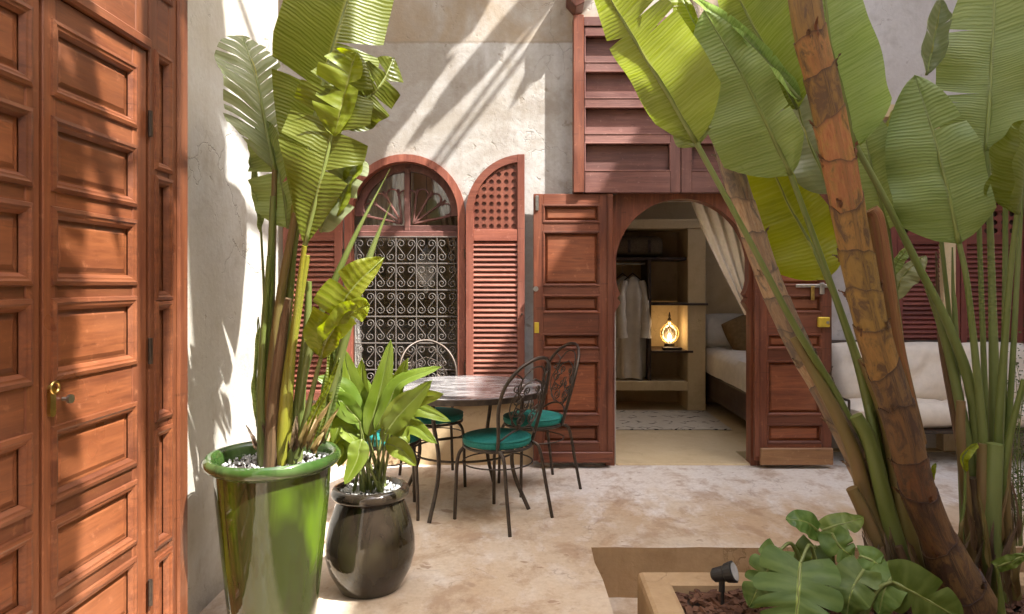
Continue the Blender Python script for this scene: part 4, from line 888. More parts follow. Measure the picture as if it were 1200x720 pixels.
# bathrobes on the rail
def robe(cx, cy, zt, zb, wid, label, seed):
    r = empty('bathrobe', (cx, cy, zb), label, 'bathrobe', 'white bathrobes on the wardrobe rail')
    b = MB(); n = 40; m = 26; vs_ = []
    for j in range(m+1):
        t = j/m; z = lerp(zt, zb, t)
        sh = min(1, 0.10+1.2*math.sqrt(t*3.0)) if t < 0.3 else 1.0+0.12*(t-0.3)
        for i in range(n):
            a = 2*math.pi*i/n; fold = 1+(0.05+0.16*t)*math.sin(a*5+seed+1.3*math.sin(t*3+seed))+0.07*t*math.sin(a*9+seed*2)
            vs_.append((cx+math.cos(a)*wid*sh*fold+0.02*math.sin(t*4+seed), cy+math.sin(a)*0.10*min(1, sh)*fold, z+0.012*math.sin(a*3+seed)*t))
    fs_ = [(j*n+i, j*n+(i+1)%n, (j+1)*n+(i+1)%n, (j+1)*n+i) for j in range(m) for i in range(n)]
    b.add(vs_, fs_); b.build('robe_body', M['white_cloth'], r, smooth=True)
    for s in (-1, 1):
        pts = catmull([(cx+s*wid*0.72, cy-0.03, zt-0.06), (cx+s*wid*1.02, cy-0.06, zt-0.25), (cx+s*wid*1.05, cy-0.08, zt-0.48), (cx+s*wid*0.98, cy-0.08, zt-0.68)], 14)
        b = MB(); b.tube(pts, lambda t: 0.045+0.035*t+0.006*math.sin(t*20), 12, flat=0.8); b.build('sleeve', M['white_cloth'], r, smooth=True)
    b = MB(); b.tube([(cx-wid*0.7,cy,zt-0.05),(cx,cy,zt+0.03),(cx+wid*0.7,cy,zt-0.05)], 0.008, 6); h = b.build('hanger', WK['x'], r)
    b = MB(); b.tube(catmull([(cx,cy,zt+0.03),(cx,cy,bz(308.5)-0.01),(cx+0.018,cy,bz(308.5)+0.012),(cx,cy,bz(308.5)+0.022),(cx-0.018,cy,bz(308.5)+0.008)], 12), 0.003, 5); b.build('hook', M['steel'], h)
robe(bx(744), 7.56, 1.47, 0.34, 0.13, 'white bathrobe hanging nearest the wardrobe partition', 0.5)
robe(bx(734), 7.70, 1.47, 0.345, 0.14, 'white bathrobe hanging behind the other robe', 2.1)
# bed
bd = empty('bed', (2.6, 6.9, 0.006), 'bed with white mattress on a dark wooden base, seen through the doorway', 'bed')
b = MB(); b.box(1.95, 3.38, 5.95, 7.9, 0.14, 0.40); b.build('bed_base', WK['y'], bd, bevel=0.012)
for (x, y) in ((2.0,6.0),(3.32,6.0),(2.0,7.84),(3.32,7.84)):
    b = MB(); b.box(x-0.035,x+0.035,y-0.035,y+0.035,0.006,0.14); b.build('leg', WK['z'], bd)
b = MB(); nx, ny = 24, 30; vs_ = []; fs_ = []
prof_ = [(0.0,0.41),(-0.012,0.50),(-0.004,0.60),(0.03,0.655),(0.10,0.675)]
for j in range(ny+1):
    y = lerp(5.93, 7.9, j/ny)
    for k, (dx, z) in enumerate(prof_): vs_.append((1.94+dx+0.010*mnoise.noise((y*4, k*0.9, 1)), y, z+0.012*mnoise.noise((y*5, k*1.1, 4))))
    vs_.append((3.38, y, 0.675))
w_ = len(prof_)+1
for j in range(ny):
    for k in range(w_-1): a = j*w_+k; fs_.append((a, a+1, a+w_+1, a+w_))
fs_.append(tuple(range(w_))); b.add(vs_, fs_); b.build('mattress', M['white_cloth'], bd, smooth=True)
tag(cushion('bed_pillow', (2.22, 7.66, 0.86), 0.28, 0.09, 0.20, M['white_cloth'], None, 0.5, 0.4, 2, Matrix.Rotation(R(-25),3,'X'), 0.015), 'white pillow propped at the head of the bed', 'pillow')
tag(cushion('bed_cushion', (2.36, 7.30, 0.84), 0.23, 0.09, 0.23, M['brown_cloth'], None, 0.5, 0.35, 5, Matrix.Rotation(R(-22),3,'Y') @ Matrix.Rotation(R(-28),3,'X'), 0.01), 'mustard brown cushion leaning on the white bed', 'cushion')
# curtain gathered to the right
cn = empty('door_curtain', (1.7, 5.36, 0.03), 'cream curtain swept aside at the top right of the doorway', 'curtain')
def drape(parent, top0, top1, bot0, bot1, y, zt, zb, mat, folds, amp, name, sag=0.0, n=72, m=26):
    b = MB(); vs_ = []
    for j in range(m+1):
        t = j/m
        for i in range(n+1):
            u = i/n; s = t**1.1 if sag else t
            x = lerp(lerp(top0, bot0, s), lerp(top1, bot1, s), u); zz = lerp(zt, zb+sag*(u), t)
            vs_.append((x, y+amp*(1-0.3*t)*math.sin(u*folds*2*math.pi+0.8*math.sin(3*u))+0.008*mnoise.noise((u*9, t*4, 0)), zz))
    fs_ = [(j*(n+1)+i, j*(n+1)+i+1, (j+1)*(n+1)+i+1, (j+1)*(n+1)+i) for j in range(m) for i in range(n)]
    b.add(vs_, fs_); return b.build(name, mat, parent, smooth=True)
drape(cn, 1.27, 1.80, 1.69, 1.81, 5.36, 2.03, 1.13, M['curtain'], 5, 0.022, 'curtain_swag', 0.04)
drape(cn, 1.715, 1.80, 1.72, 1.80, 5.36, 1.13, 0.03, M['curtain'], 5, 0.015, 'curtain_tail')
b = MB(); b.tube([(0.68,5.36,2.037),(1.79,5.36,2.037)], 0.010, 8); b.build('curtain_rod', WK['x'], cn)
b = MB(); b.box(0.72, 1.9, 6.40, 7.36, 0.008, 0.018); tag(b.build('rug', M['rug'], bevel=0.003), 'pale woven rug with dark zigzag marks on the bedroom floor', 'rug')
b = MB(); b.box(bx(831), bx(837), 7.935, 7.95, bz(382), bz(374)); tag(b.build('light_switch', M['white_cloth'], bevel=0.003), 'small square light switch on the bedroom wall beside the wardrobe', 'switch')
# things behind the arched window
LN = W(500, 305, 5.72)
ln = empty('hanging_lantern', (LN.x, LN.y, LN.z), 'pale pierced metal lantern hanging inside the arched window', 'lantern')
b = MB(); b.lathe(LN, [(0.008,-0.28),(0.03,-0.25),(0.02,-0.22),(0.07,-0.19),(0.10,-0.12),(0.105,-0.06),(0.08,0.0),(0.05,0.03),(0.06,0.05),(0.02,0.10),(0.008,0.13)], 8); b.build('lantern_body', M['pale_metal'], ln)
b = MB(); b.tube([LN+Vector((0,0,0.13)), Vector((LN.x, LN.y, 2.75))], 0.004, 5); b.build('chain', M['iron'], ln)
wc = empty('window_curtain', (-0.6, 5.72, 0.1), 'brown curtain hanging inside the right side of the arched window', 'curtain')
drape(wc, -0.86, -0.40, -0.56, -0.42, 5.74, 2.45, 1.15, M['net'], 6, 0.02, 'curtain_swag', 0.02); sheer = empty('sheer_curtain', (-1.15, 5.68, 1.7), 'pale sheer blind behind the left half of the fanlight', 'blind'); drape(sheer, -1.36, -0.96, -1.36, -0.96, 5.68, 2.42, 1.74, M['curtain'], 10, 0.012, 'blind_cloth'); drape(wc, -0.56, -0.42, -0.58, -0.40, 5.745, 1.15, 0.05, M['net'], 5, 0.02, 'curtain_tail')
bn = empty('bench', (-1.1, 7.0, 0), 'low tan upholstered bench inside the room behind the grille', 'bench')
b = MB(); b.box(-2.0,-0.2,6.7,7.5,0.006,0.40); b.build('seat', M['brown_cloth'], bn, bevel=0.03); b = MB(); b.box(-2.0,-0.2,7.35,7.58,0.402,0.95); b.build('backrest', M['curtain'], bn, bevel=0.04)
# ------------------------------------------------------------------ plants
CAMP = Vector((0, 0, CAMH))
def prof_banana(s):
    a = min(1.0, s/0.16)**0.55
    return a*(1.0 if s < 0.45 else max(0.0, 1-((s-0.45)/0.55)**2.2)**0.8)
def prof_taper(s): return min(1.0, s/0.42)**0.85*(1.0 if s < 0.5 else max(0.0, 1-((s-0.5)/0.5)**2.2)**0.8)
def prof_strap(s): return max(0.0, math.sin(math.pi*min(1, s**0.85)))**0.6*0.98+0.02*(1-s)
def prof_heart(s):
    return (0.72+0.28*math.sin(min(1, s/0.3)*math.pi/2))*(1 if s < 0.28 else max(0.0, 1-((s-0.28)/0.72)**1.9)**0.75)
def prof_spear(s): return min(1, s*6)*max(0, 1-s)**0.6
def leaf(parent, mid, wpos, wneg, mat, prof=prof_banana, roll=0.0, fold=0.2, droop=0.12, tears=(), tstart=0.0, n=36, m=6, pet=None, pr=0.011, hint=None,
         ripple=0.02, slant=0.16, slant0=None, curl=0.0, petmat=None, name='leaf', rib=True, seed=None, lobes=0.0):
    seed = rnd(0, 50) if seed is None else seed
    if prof is prof_banana and not tears and max(wpos, wneg) > 0.07:
        tears = [(random.choice((-1, 1)), rnd(0.25, 0.9), rnd(0.006, 0.02)) for _ in range(random.randint(2, 4))]; tstart = rnd(0.25, 0.6)
    P = catmull(mid, n+1); L = sum((P[i+1]-P[i]).length for i in range(n))
    T = [(P[min(i+1,n)]-P[max(i-1,0)]).normalized() for i in range(n+1)]
    fr = []
    for i in range(n+1):
        nv = (hint if hint is not None else (CAMP-P[i]).normalized()); nv = (nv-T[i]*nv.dot(T[i])).normalized()
        nv = Quaternion(T[i], R(roll)) @ nv; fr.append((T[i].cross(nv).normalized(), nv))
    def at(s):
        s = min(max(s, 0), 1)*n; k = min(int(s), n-1); t = s-k
        return P[k].lerp(P[k+1], t), T[k].lerp(T[k+1], t), fr[k][0].lerp(fr[k+1][0], t), fr[k][1].lerp(fr[k+1][1], t)
    b = MB(); uvs = []
    for side in (1, -1):
        wmax = wpos if side > 0 else wneg
        cuts = sorted([(s, g) for (sd, s, g) in tears if sd == side]); bd = [(0.0, 0.0)]+cuts+[(1.0, 0.0)]
        for q in range(len(bd)-1):
            (s0, g0), (s1, g1) = bd[q], bd[q+1]; K = max(2, int(round((s1-s0)*n))); noff = rnd(-1, 1)*0.12*(1 if cuts else 0)
            vs_ = []
            for k in range(K+1):
                f = k/K; s = lerp(s0, s1, f)
                for j in range(m+1):
                    a = j/m; ta = max(0.0, (a-tstart)/(1-tstart))**1.3; se = s+g0*ta*(1-f)-g1*ta*f
                    p, t, sd, nv = at(se); w = wmax*prof(se)
                    if lobes and cuts: w *= 1-lobes*(abs(2*f-1)**3)
                    fo = fold+curl*a
                    x = math.cos(fo)*a*w; z = math.sin(fo)*a*w-droop*a*a*w+noff*a*a*w
                    z += ripple*a*math.sin(se*17+seed+side)*min(1, w*8)+ripple*0.6*mnoise.noise((se*6+seed, a*2, side*3))
                    vs_.append(p+sd*(side*x)+nv*z+t*((slant if slant0 is None else lerp(slant0, slant, min(1, se*2.2)))*a*w)); uvs.append((side*a, se*L))
            o = b.add(vs_, [])
            for k in range(K):
                for j in range(m):
                    c = k*(m+1)+j; q4 = (c, c+1, c+m+2, c+m+1)
                    b.f.append([i+o for i in (q4 if side > 0 else tuple(reversed(q4)))]); b.m.append(0)
    if rib:
        nb = len(b.v); b.tube([p-f[1]*0.002 for p, f in zip(P, fr)][::2], lambda t: pr*0.85*(1-0.85*t)+0.0012, 6, 1); uvs += [(0.0, 0.0)]*(len(b.v)-nb)
    o = b.build(name, [mat, M['rib']], parent, smooth=True, recalc=False, uvs=uvs)
    if pet:
        pts = catmull([P[0]]+list(pet), 20); b = MB(); b.tube(pts, lambda t: pr*(0.9+1.3*t*t), 9); b.build('petiole', petmat or M['stalk'], o, smooth=True)
    return o
def stalk(parent, pts, r0, r1, mat, name='stalk', n=24, sides=10):
    b = MB(); P = catmull(pts, n); b.tube(P, lambda t: lerp(r0, r1, t), sides)
    uv = []
    for i in range(len(P)):
        for k in range(sides): uv.append((k/sides, (i*0.035) % 0.8))
    return b.build(name, mat, parent, smooth=True, uvs=uv)
def trunk(parent, pts, rad, nsh, mat, sides=20, flare=0.08, low=None):
    """core plus overlapping old leaf sheaths, each with its own slanting rim"""
    N = 60; P = catmull(pts, N+1)
    b = MB(); b.tube(P, lambda t: rad(t)*0.90, 16); uvc = [(k/16, 0.8) for i in range(N+1) for k in range(16)]; core = b.build('trunk', mat, parent, smooth=True, uvs=uvc)
    up = Vector((0, -1, 0)); A = []
    for i in range(N+1):
        t = (P[min(i+1,N)]-P[max(i-1,0)]).normalized(); a = (up-t*up.dot(t)).normalized(); A.append((t, a, t.cross(a)))
    def at(s):
        s = min(max(s,0),1)*N; k = min(int(s), N-1); f = s-k
        return P[k].lerp(P[k+1], f), A[k][1].lerp(A[k+1][1], f), A[k][2].lerp(A[k+1][2], f)
    cuts = [0.0]
    for k in range(nsh): cuts.append(cuts[-1]+rnd(0.7, 1.3))
    cuts = [c/cuts[-1] for c in cuts]
    for k in range(nsh):
        s0, s1 = cuts[k], cuts[k+1]; ph = rnd(0, 6.28); amp = (s1-s0)*rnd(0.02, 0.24); thick = rnd(0.0, 0.012); rows_ = 6
        b = MB(); vs_ = []; uv = []
        for j in range(rows_+2):
            f = min(j, rows_)/rows_
            for q in range(sides):
                a = 2*math.pi*q/sides; st = s1+amp*math.cos(a-ph)+(s1-s0)*0.10*mnoise.noise((math.cos(a)*1.6+k*3.1, math.sin(a)*1.6, 5))
                s = lerp(max(0, s0-0.3*(s1-s0)), min(1, st), f); p, u, v = at(s)
                r = rad(s)*(0.945+0.02*f+thick*2.5*f+flare*0.55*f**3+0.035*mnoise.noise((a*1.3, s*12+k, 2)))
                if j == rows_+1: r -= rad(s)*0.09
                vs_.append(p+(u*math.cos(a)+v*math.sin(a))*r); uv.append((a/6.283+0.37*k, f if j <= rows_ else 1.0))
        fs_ = [(j*sides+q, j*sides+(q+1)%sides, (j+1)*sides+(q+1)%sides, (j+1)*sides+q) for j in range(rows_+1) for q in range(sides)]
        b.add(vs_, fs_); b.build('sheath', (low if low and s0 < 0.33 else mat), core, smooth=True, uvs=uv, recalc=True)
        for _ in range(2):
            a = rnd(0, 6.28); p, u, v = at(min(1, s1)); tq = at(min(1, s1+0.01))[0]-at(max(0, s1-0.01))[0]; tq.normalize(); ro = u*math.cos(a)+v*math.sin(a); q0 = p+ro*rad(s1)*1.0-tq*0.03; L_ = rnd(0.03, 0.075)
            leaf(parent, [q0, q0+tq*L_*0.6+ro*0.006, q0+tq*L_+ro*rnd(0.008, 0.03)], rnd(0.008,0.018), rnd(0.008,0.018), low or mat, prof=prof_spear, hint=ro, fold=-0.5, n=8, m=2, rib=False, name='husk')
    return core
def px(d, *pts): return [W(x, y, d) for x, y in pts]
def pxs(*pts): return [W(*p) for p in pts]
def WP(x, d): return x*d/F

_W0 = W
def W(x, y, d): return _W0(x, y, d-0.20*max(0.0, min(1.0, (520-y)/260)))      # the plant leans out over the pot
# ---- banana plant in the tall pot
bp_ = empty('banana_plant', PT+Vector((0,0,0.655)), 'tall banana plant with torn paddle leaves growing in the green pot', 'plant')
soil = lambda x, dy=0.0: Vector(((x-620)*2.7/F, 2.7+dy, 0.64))
stalk(bp_, [soil(316,0.02)]+pxs((318,450,2.72),(330,340,2.74),(346,250,2.76)), 0.028, 0.011, M['stalk_brown'])
stalk(bp_, [soil(330,-0.02)]+pxs((336,450,2.66),(348,370,2.66),(360,300,2.66)), 0.024, 0.011, M['stalk_yellow'])
stalk(bp_, [soil(306,0.03)]+pxs((308,450,2.74),(316,340,2.78),(320,230,2.82)), 0.026, 0.011, M['stalk'])
stalk(bp_, [soil(324,0.05)]+pxs((330,440,2.8),(340,330,2.82),(345,240,2.84)), 0.028, 0.012, M['stalk_yellow'])
stalk(bp_, [soil(322,-0.03)]+pxs((322,470,2.68),(330,400,2.66),(338,350,2.66)), 0.034, 0.012, M['bark_brown'])
stalk(bp_, [soil(340,0.0)]+pxs((352,450,2.72),(360,380,2.72),(362,330,2.74)), 0.020, 0.011, M['stalk'])
stalk(bp_, [soil(312,-0.02)]+pxs((306,460,2.72),(310,380,2.74),(316,300,2.78)), 0.020, 0.010, M['stalk'])
stalk(bp_, [soil(344,0.04)]+pxs((352,460,2.76),(368,400,2.76),(377,414,2.76)), 0.022, 0.010, M['stalk'])
LA = M['leaf_o']; LB = M['leaf_b']; LY = M['leaf_y']; LPm = M['leaf_p']
leaf(bp_, pxs((350,262,2.80),(366,150,2.80),(392,50,2.82),(425,-60,2.9),(455,-150,3.0)), 0.18, 0.225, LA, prof=prof_taper, roll=8, fold=0.25, tears=[(1,0.50,0.02),(1,0.30,0.03),(-1,0.36,0.012)], pet=pxs((344,300,2.80),(334,400,2.76),(326,500,2.72)), pr=0.011)
leaf(bp_, pxs((357,288,2.62),(378,204,2.60),(397,130,2.60),(420,62,2.62)), 0.13, 0.175, LA, prof=prof_taper, roll=-12, fold=0.28, droop=0.25, tears=[(-1,0.42,0.02),(-1,0.60,0.03),(-1,0.75,0.03),(1,0.35,0.05),(1,0.55,0.05),(1,0.78,0.03)], pet=pxs((350,340,2.63),(341,430,2.65),(335,520,2.68)), pr=0.010, petmat=M['stalk_yellow'])
leaf(bp_, pxs((392,160,2.585),(402,120,2.575),(412,80,2.57),(418,62,2.565)), 0.05, 0.11, LY, prof=prof_strap, roll=-20, fold=0.35, tears=[(-1,0.25,0.03),(-1,0.42,0.04),(-1,0.60,0.04),(-1,0.78,0.04),(1,0.5,0.05)], pr=0.005, rib=False)
leaf(bp_, pxs((400,150,2.72),(425,120,2.72),(446,100,2.74),(462,68,2.78)), 0.10, 0.11, LA, roll=20, tears=[(-1,0.4,0.04),(-1,0.6,0.05),(-1,0.8,0.05),(1,0.5,0.05),(1,0.75,0.05)], pr=0.006)
leaf(bp_, pxs((322,200,2.86),(312,150,2.88),(300,90,2.9),(284,42,2.95)), 0.12, 0.15, LPm, roll=25, fold=0.3, droop=0.3, slant=0.75, tears=[(sd, s+rnd(-0.015,0.015), rnd(0.004,0.012)) for sd in (1,-1) for s in (0.10,0.17,0.24,0.31,0.38,0.45,0.52,0.59,0.66,0.73,0.80,0.87,0.94)], pet=pxs((320,270,2.84),(316,400,2.78),(312,500,2.74)), pr=0.012, petmat=M['stalk_brown'])
leaf(bp_, pxs((338,268,2.84),(332,225,2.86),(320,180,2.88),(305,140,2.9)), 0.10, 0.12, LB, roll=-30, fold=0.4, tears=[(1,0.4,0.04),(-1,0.5,0.04)], pr=0.008)
leaf(bp_, pxs((375,272,2.70),(392,232,2.68),(408,200,2.68),(424,186,2.72)), 0.10, 0.13, LPm, roll=-40, fold=0.4, droop=0.3, tears=[(1,0.35,0.04),(1,0.6,0.04),(-1,0.5,0.03)], pr=0.007)
leaf(bp_, pxs((392,260,2.66),(404,225,2.66),(418,195,2.67),(428,172,2.70)), 0.05, 0.09, LY, roll=-60, fold=0.5, droop=0.4, pr=0.006)
leaf(bp_, pxs((376,420,2.64),(390,380,2.62),(412,340,2.62),(450,302,2.66)), 0.055, 0.10, LY, roll=-15, fold=0.45, droop=0.2, tears=[(1,0.35,0.04),(-1,0.4,0.03),(-1,0.65,0.03)], pet=pxs((368,450,2.66),(356,500,2.68),(346,535,2.70)), pr=0.009)
leaf(bp_, pxs((378,405,2.63),(398,378,2.61),(420,362,2.61),(433,358,2.62)), 0.05, 0.06, LY, roll=25, fold=0.3, tears=[(1,0.5,0.05)], pr=0.005)
for pts_, r0 in (([(345,530,2.72),(362,410,2.70),(405,300,2.72),(457,198,2.78)], 0.014), ([(372,520,2.76),(398,420,2.76),(430,310,2.80),(458,238,2.84)], 0.018), ([(352,525,2.76),(356,440,2.78),(362,350,2.8),(352,345,2.8)], 0.012)):
    P_ = pxs(*pts_); b = MB(); b.tube(catmull(P_, 26), lambda t, r0=r0: r0*(1-0.15*t) if t < 0.6 else r0*max(0.04, (1-t)/0.42), 10); b.build('leaf_spear', M['stalk'], bp_, smooth=True)
leaf(bp_, pxs((306,272,2.86),(303,240,2.88),(298,205,2.9),(294,178,2.92)), 0.02, 0.03, LB, prof=prof_strap, roll=50, pr=0.005, pet=pxs((310,360,2.84),(312,500,2.76)))
leaf(bp_, pxs((302,500,2.80),(300,450,2.84),(302,410,2.86),(303,372,2.86)), 0.030, 0.028, LB, prof=prof_spear, roll=40, pr=0.005)
for (x, y, dx, dy, w_) in ((352,528,18,-50,9),(360,530,30,-62,8),(344,530,4,-44,9),(372,525,26,-48,7),(300,528,-12,-30,5),(335,532,-4,-36,9),(318,532,-14,-44,6),(366,532,14,-26,8)):
    d0 = 2.62+rnd(0, 0.06); leaf(bp_, pxs((x,y,d0),(x+dx*0.4,y+dy*0.5,d0-0.01),(x+dx,y+dy,d0+0.02)), WP(w_,d0), WP(w_,d0), M['bark_brown'] if dx < 5 else M['stalk_brown'], prof=prof_spear, fold=0.9, roll=rnd(-30,30), n=12, m=3, rib=False, name='bract')
leaf(bp_, pxs((380,520,2.78),(388,460,2.8),(394,430,2.8),(392,380,2.82)), 0.035, 0.05, LB, prof=prof_strap, fold=0.6, pr=0.006)
leaf(bp_, pxs((368,530,2.74),(380,480,2.74),(388,440,2.76),(386,400,2.8)), 0.022, 0.03, LA, prof=prof_strap, fold=0.7, pr=0.006)
leaf(bp_, pxs((350,535,2.66),(366,490,2.64),(384,455,2.64),(398,420,2.66)), 0.016, 0.02, LY, prof=prof_strap, fold=0.8, pr=0.005)

W = _W0
LA = M['leaf_a']
# ---- strap leaved plant in the round pot
ap = empty('strap_leaf_plant', PT2+Vector((0,0,0.43)), 'bushy plant with broad glossy strap leaves in the dark round pot', 'plant')
LS = M['leaf_asp']
asp = [  # base of blade, mid, tip (pixels), distance, half width px, roll
 ((432,512),(446,455),(458,398),2.98,15,20), ((440,505),(470,448),(517,430),2.95,13,-40), ((452,508),(478,476),(506,446),2.90,16,-15),
 ((462,492),(492,480),(528,494),2.96,11,-10), ((420,500),(400,470),(385,474),2.98,13,40), ((418,520),(398,500),(390,520),2.94,13,30),
 ((424,515),(418,540),(404,568),2.90,13,0), ((452,520),(474,530),(488,546),2.96,12,10), ((430,510),(424,470),(424,420),3.05,14,-25),
 ((425,500),(405,452),(430,440),2.96,10,60), ((448,500),(440,470),(450,455),2.92,13,-50), ((440,512),(462,505),(486,480),3.08,14,30),
 ((415,510),(390,488),(372,500),3.02,12,-20), ((446,515),(468,500),(480,520),3.1,12,0), ((430,515),(410,520),(396,548),3.04,14,25),
 ((437,500),(432,485),(440,470),2.88,8,15), ((430,495),(450,470),(470,462),3.1,13,50), ((422,505),(428,460),(412,428),3.12,12,20),
 ((436,515),(456,488),(480,500),3.14,13,-30), ((420,515),(404,478),(380,455),3.1,12,10),
 ((424,505),(400,455),(370,442),2.95,15,25), ((422,495),(396,470),(362,482),2.92,14,-15), ((428,500),(412,452),(402,408),3.0,15,10), ((440,500),(462,462),(478,420),3.0,15,-30),
 ((448,505),(482,468),(520,462),2.92,15,20), ((456,505),(486,500),(512,520),2.94,12,0), ((420,515),(396,520),(384,550),2.96,14,-10), ((436,505),(440,455),(430,425),2.92,15,0), ((430,505),(412,480),(420,440),2.9,14,-35), ((446,510),(470,488),(500,486),2.88,13,35)]
for (a, c, e, d, w_, rl) in asp[:9]+asp[12:15]+asp[17:18]+asp[20:27]:
    base = PT2+Vector((rnd(-0.07,0.07), rnd(-0.06,0.06), 0.43))
    A_, C_, E_ = W(*a, d), W(*c, d-0.02), W(*e, d-0.05+rnd(-0.03,0.03))
    leaf(ap, [A_, A_.lerp(C_,0.5)+Vector((0,0,0.008)), C_, E_], WP(w_,d)*1.05, WP(w_,d)*rnd(0.85,1.1), LS, prof=prof_strap, roll=rl, fold=0.35, droop=0.15, n=20, m=4, pet=[A_.lerp(base,0.5)+Vector((rnd(-0.01,0.01),0,0)), base], pr=0.0045, slant=0.0, ripple=0.008)

# ---- tall palm-like banana trees in the planter
crown = Vector((1.02, 2.80, 5.35))
t1 = empty('banana_tree', W(1120,715,2.75)*1.0, 'banana tree with thick orange brown ringed trunk leaning left in the planter', 'tree', 'banana trees in the planter')
pts1 = pxs((1142,728,2.76),(1112,660,2.74),(1076,575,2.72),(1055,490,2.70),(1026,400,2.69),(1006,310,2.68),(985,200,2.66),(964,100,2.65),(943,0,2.64))+[Vector((1.0,2.66,3.3)), Vector((0.97,2.72,4.3)), crown]
def r1(s): return lerp(0.125, 0.068, min(1, s/0.13)) if s < 0.13 else lerp(0.068, 0.060, (s-0.13)/0.87)
trunk(t1, pts1, r1, 20, M['bark_orange'], low=M['bark_red'])
stalk(t1, pxs((1075,520,2.78),(1052,420,2.77),(1040,340,2.76),(1028,262,2.75),(1020,246,2.75)), 0.036, 0.030, M['bark_orange'])
# leaf right of the trunk with its long diagonal petiole
leaf(t1, pxs((1003,172,2.86),(988,110,2.86),(972,40,2.86),(962,-60,2.88)), 0.185, 0.03, LB, roll=-20, fold=0.2, pet=pxs((1035,230,2.87),(1075,310,2.89),(1115,390,2.90),(1142,480,2.92),(1152,640,2.95)), pr=0.014)
leaf(t1, pxs((1003,172,2.87),(1012,130,2.90),(1018,90,2.92),(1012,40,2.95)), 0.06, 0.05, LA, roll=50, fold=0.2, pr=0.006)
# crown above the picture: its leaves throw the streaks of shade on the walls
SD = Vector((1, -0.63, 1.6))
def sh(x, y, t): return W(x, y, BW)+SD*t
def shl(x, y, t): return W(x, y, -LX*F/(620-x))+SD*t
crown_leaves = [
 ([sh(775,-165,1.75), sh(630,-2,1.75), sh(552,86,1.78), sh(474,174,1.82)], 0.090, 0.090),
 ([sh(800,-170,1.7), sh(722,-62,1.7), sh(655,36,1.72), sh(597,128,1.75)], 0.085, 0.085),
 ([sh(590,-160,1.9), sh(530,-30,1.9), sh(480,70,1.9), sh(425,190,1.95)], 0.30, 0.34), ([sh(560,-100,1.95), sh(490,40,1.95), sh(435,140,1.95), sh(375,260,1.98)], 0.27, 0.27),
 ([sh(470,-40,2.0), sh(410,90,2.0), sh(370,180,2.0), sh(325,300,2.0)], 0.27, 0.27),
 ([sh(500,-200,2.1), sh(450,-60,2.1), sh(410,60,2.1), sh(375,200,2.15)], 0.36, 0.38),
 ([sh(420,-220,2.2), sh(380,-100,2.2), sh(350,0,2.2), sh(330,90,2.25)], 0.36, 0.36),
 ([sh(450,90,2.05), sh(412,200,2.05), sh(385,310,2.05), sh(365,470,2.05)], 0.17, 0.17),
 ([shl(180,-80,2.25), shl(178,150,2.25), shl(172,330,2.25), shl(165,640,2.25)], 0.11, 0.11),
 ([shl(-10,-260,2.3), shl(10,0,2.3), shl(25,260,2.3), shl(45,520,2.3)], 0.22, 0.22), ([shl(-30,200,2.42), shl(10,420,2.42), shl(25,620,2.42), shl(35,860,2.42)], 0.2, 0.2),
 ([shl(245,-100,2.35), shl(240,100,2.35), shl(240,300,2.35), shl(244,560,2.35)], 0.15, 0.18),
 ([shl(60,-120,2.4), shl(85,60,2.4), shl(105,180,2.4), shl(135,330,2.4)], 0.055, 0.055)]
for (mid_, wp, wn_) in crown_leaves:
    q = mid_[0]; leaf(t1, mid_, wp, wn_, LA, hint=-SUN, fold=0.12, droop=0.1, n=24, m=4, pet=[q.lerp(crown,0.5)+Vector((0,0,0.15 if q.z > crown.z else -0.1)), crown], pr=0.02)

t2 = empty('banana_tree', W(1060,690,2.92), 'banana tree with slender grey brown trunk leaning far left behind the orange trunk', 'tree', 'banana trees in the planter')
pts2 = pxs((1072,720,2.92),(1052,640,2.94),(1010,545,2.98),(968,462,3.0),(940,413,3.02),(909,347,3.04),(885,282,3.06),(857,195,3.08),(835,105,3.10),(812,0,3.12),(800,-90,3.14))+[Vector((0.62,3.2,3.6)), Vector((0.60,3.25,4.4))]
trunk(t2, pts2, lambda s: lerp(0.075, 0.054, min(1, s*4)), 22, M['bark_grey'], flare=0.05)
for (pts_, ra, rb_, mt) in (([(1062,690,2.86),(1020,600,2.90),(1000,530,2.92),(968,462,2.95),(930,395,2.98)], 0.040, 0.020, 'stalk_brown'),
      ([(1066,690,2.84),(1040,600,2.86),(1020,520,2.88),(1003,487,2.89)], 0.040, 0.026, 'stalk'), ([(1076,690,2.86),(1058,600,2.88),(1040,500,2.90),(1010,420,2.92)], 0.045, 0.018, 'stalk_brown'),
      ([(1050,690,2.82),(1028,640,2.83),(1012,600,2.84),(998,572,2.85)], 0.036, 0.024, 'stalk_brown'), ([(1080,680,2.9),(1052,560,2.92),(1035,480,2.93)], 0.05, 0.03, 'bark_brown'),
      ([(1048,700,2.80),(1036,660,2.81),(1030,640,2.82)], 0.03, 0.022, 'bark_grey'), ([(1066,700,2.80),(1060,665,2.80),(1052,640,2.81)], 0.028, 0.018, 'bark_brown')):
    stalk(t2, pxs(*pts_), ra, rb_, M[mt])
for k in range(16):
    x = rnd(1010, 1075); y = rnd(640, 690); d0 = rnd(2.74, 2.80)
    leaf(t2, pxs((x,y+22,d0),(x-3,y,d0-0.01),(x-rnd(2,14),y-rnd(14,34),d0)), WP(rnd(3,8),d0), WP(rnd(3,8),d0), M['bark_brown'] if k % 2 else M['bark_grey'], prof=prof_spear, fold=0.6, roll=rnd(-40,40), n=8, m=2, rib=False, name='husk')
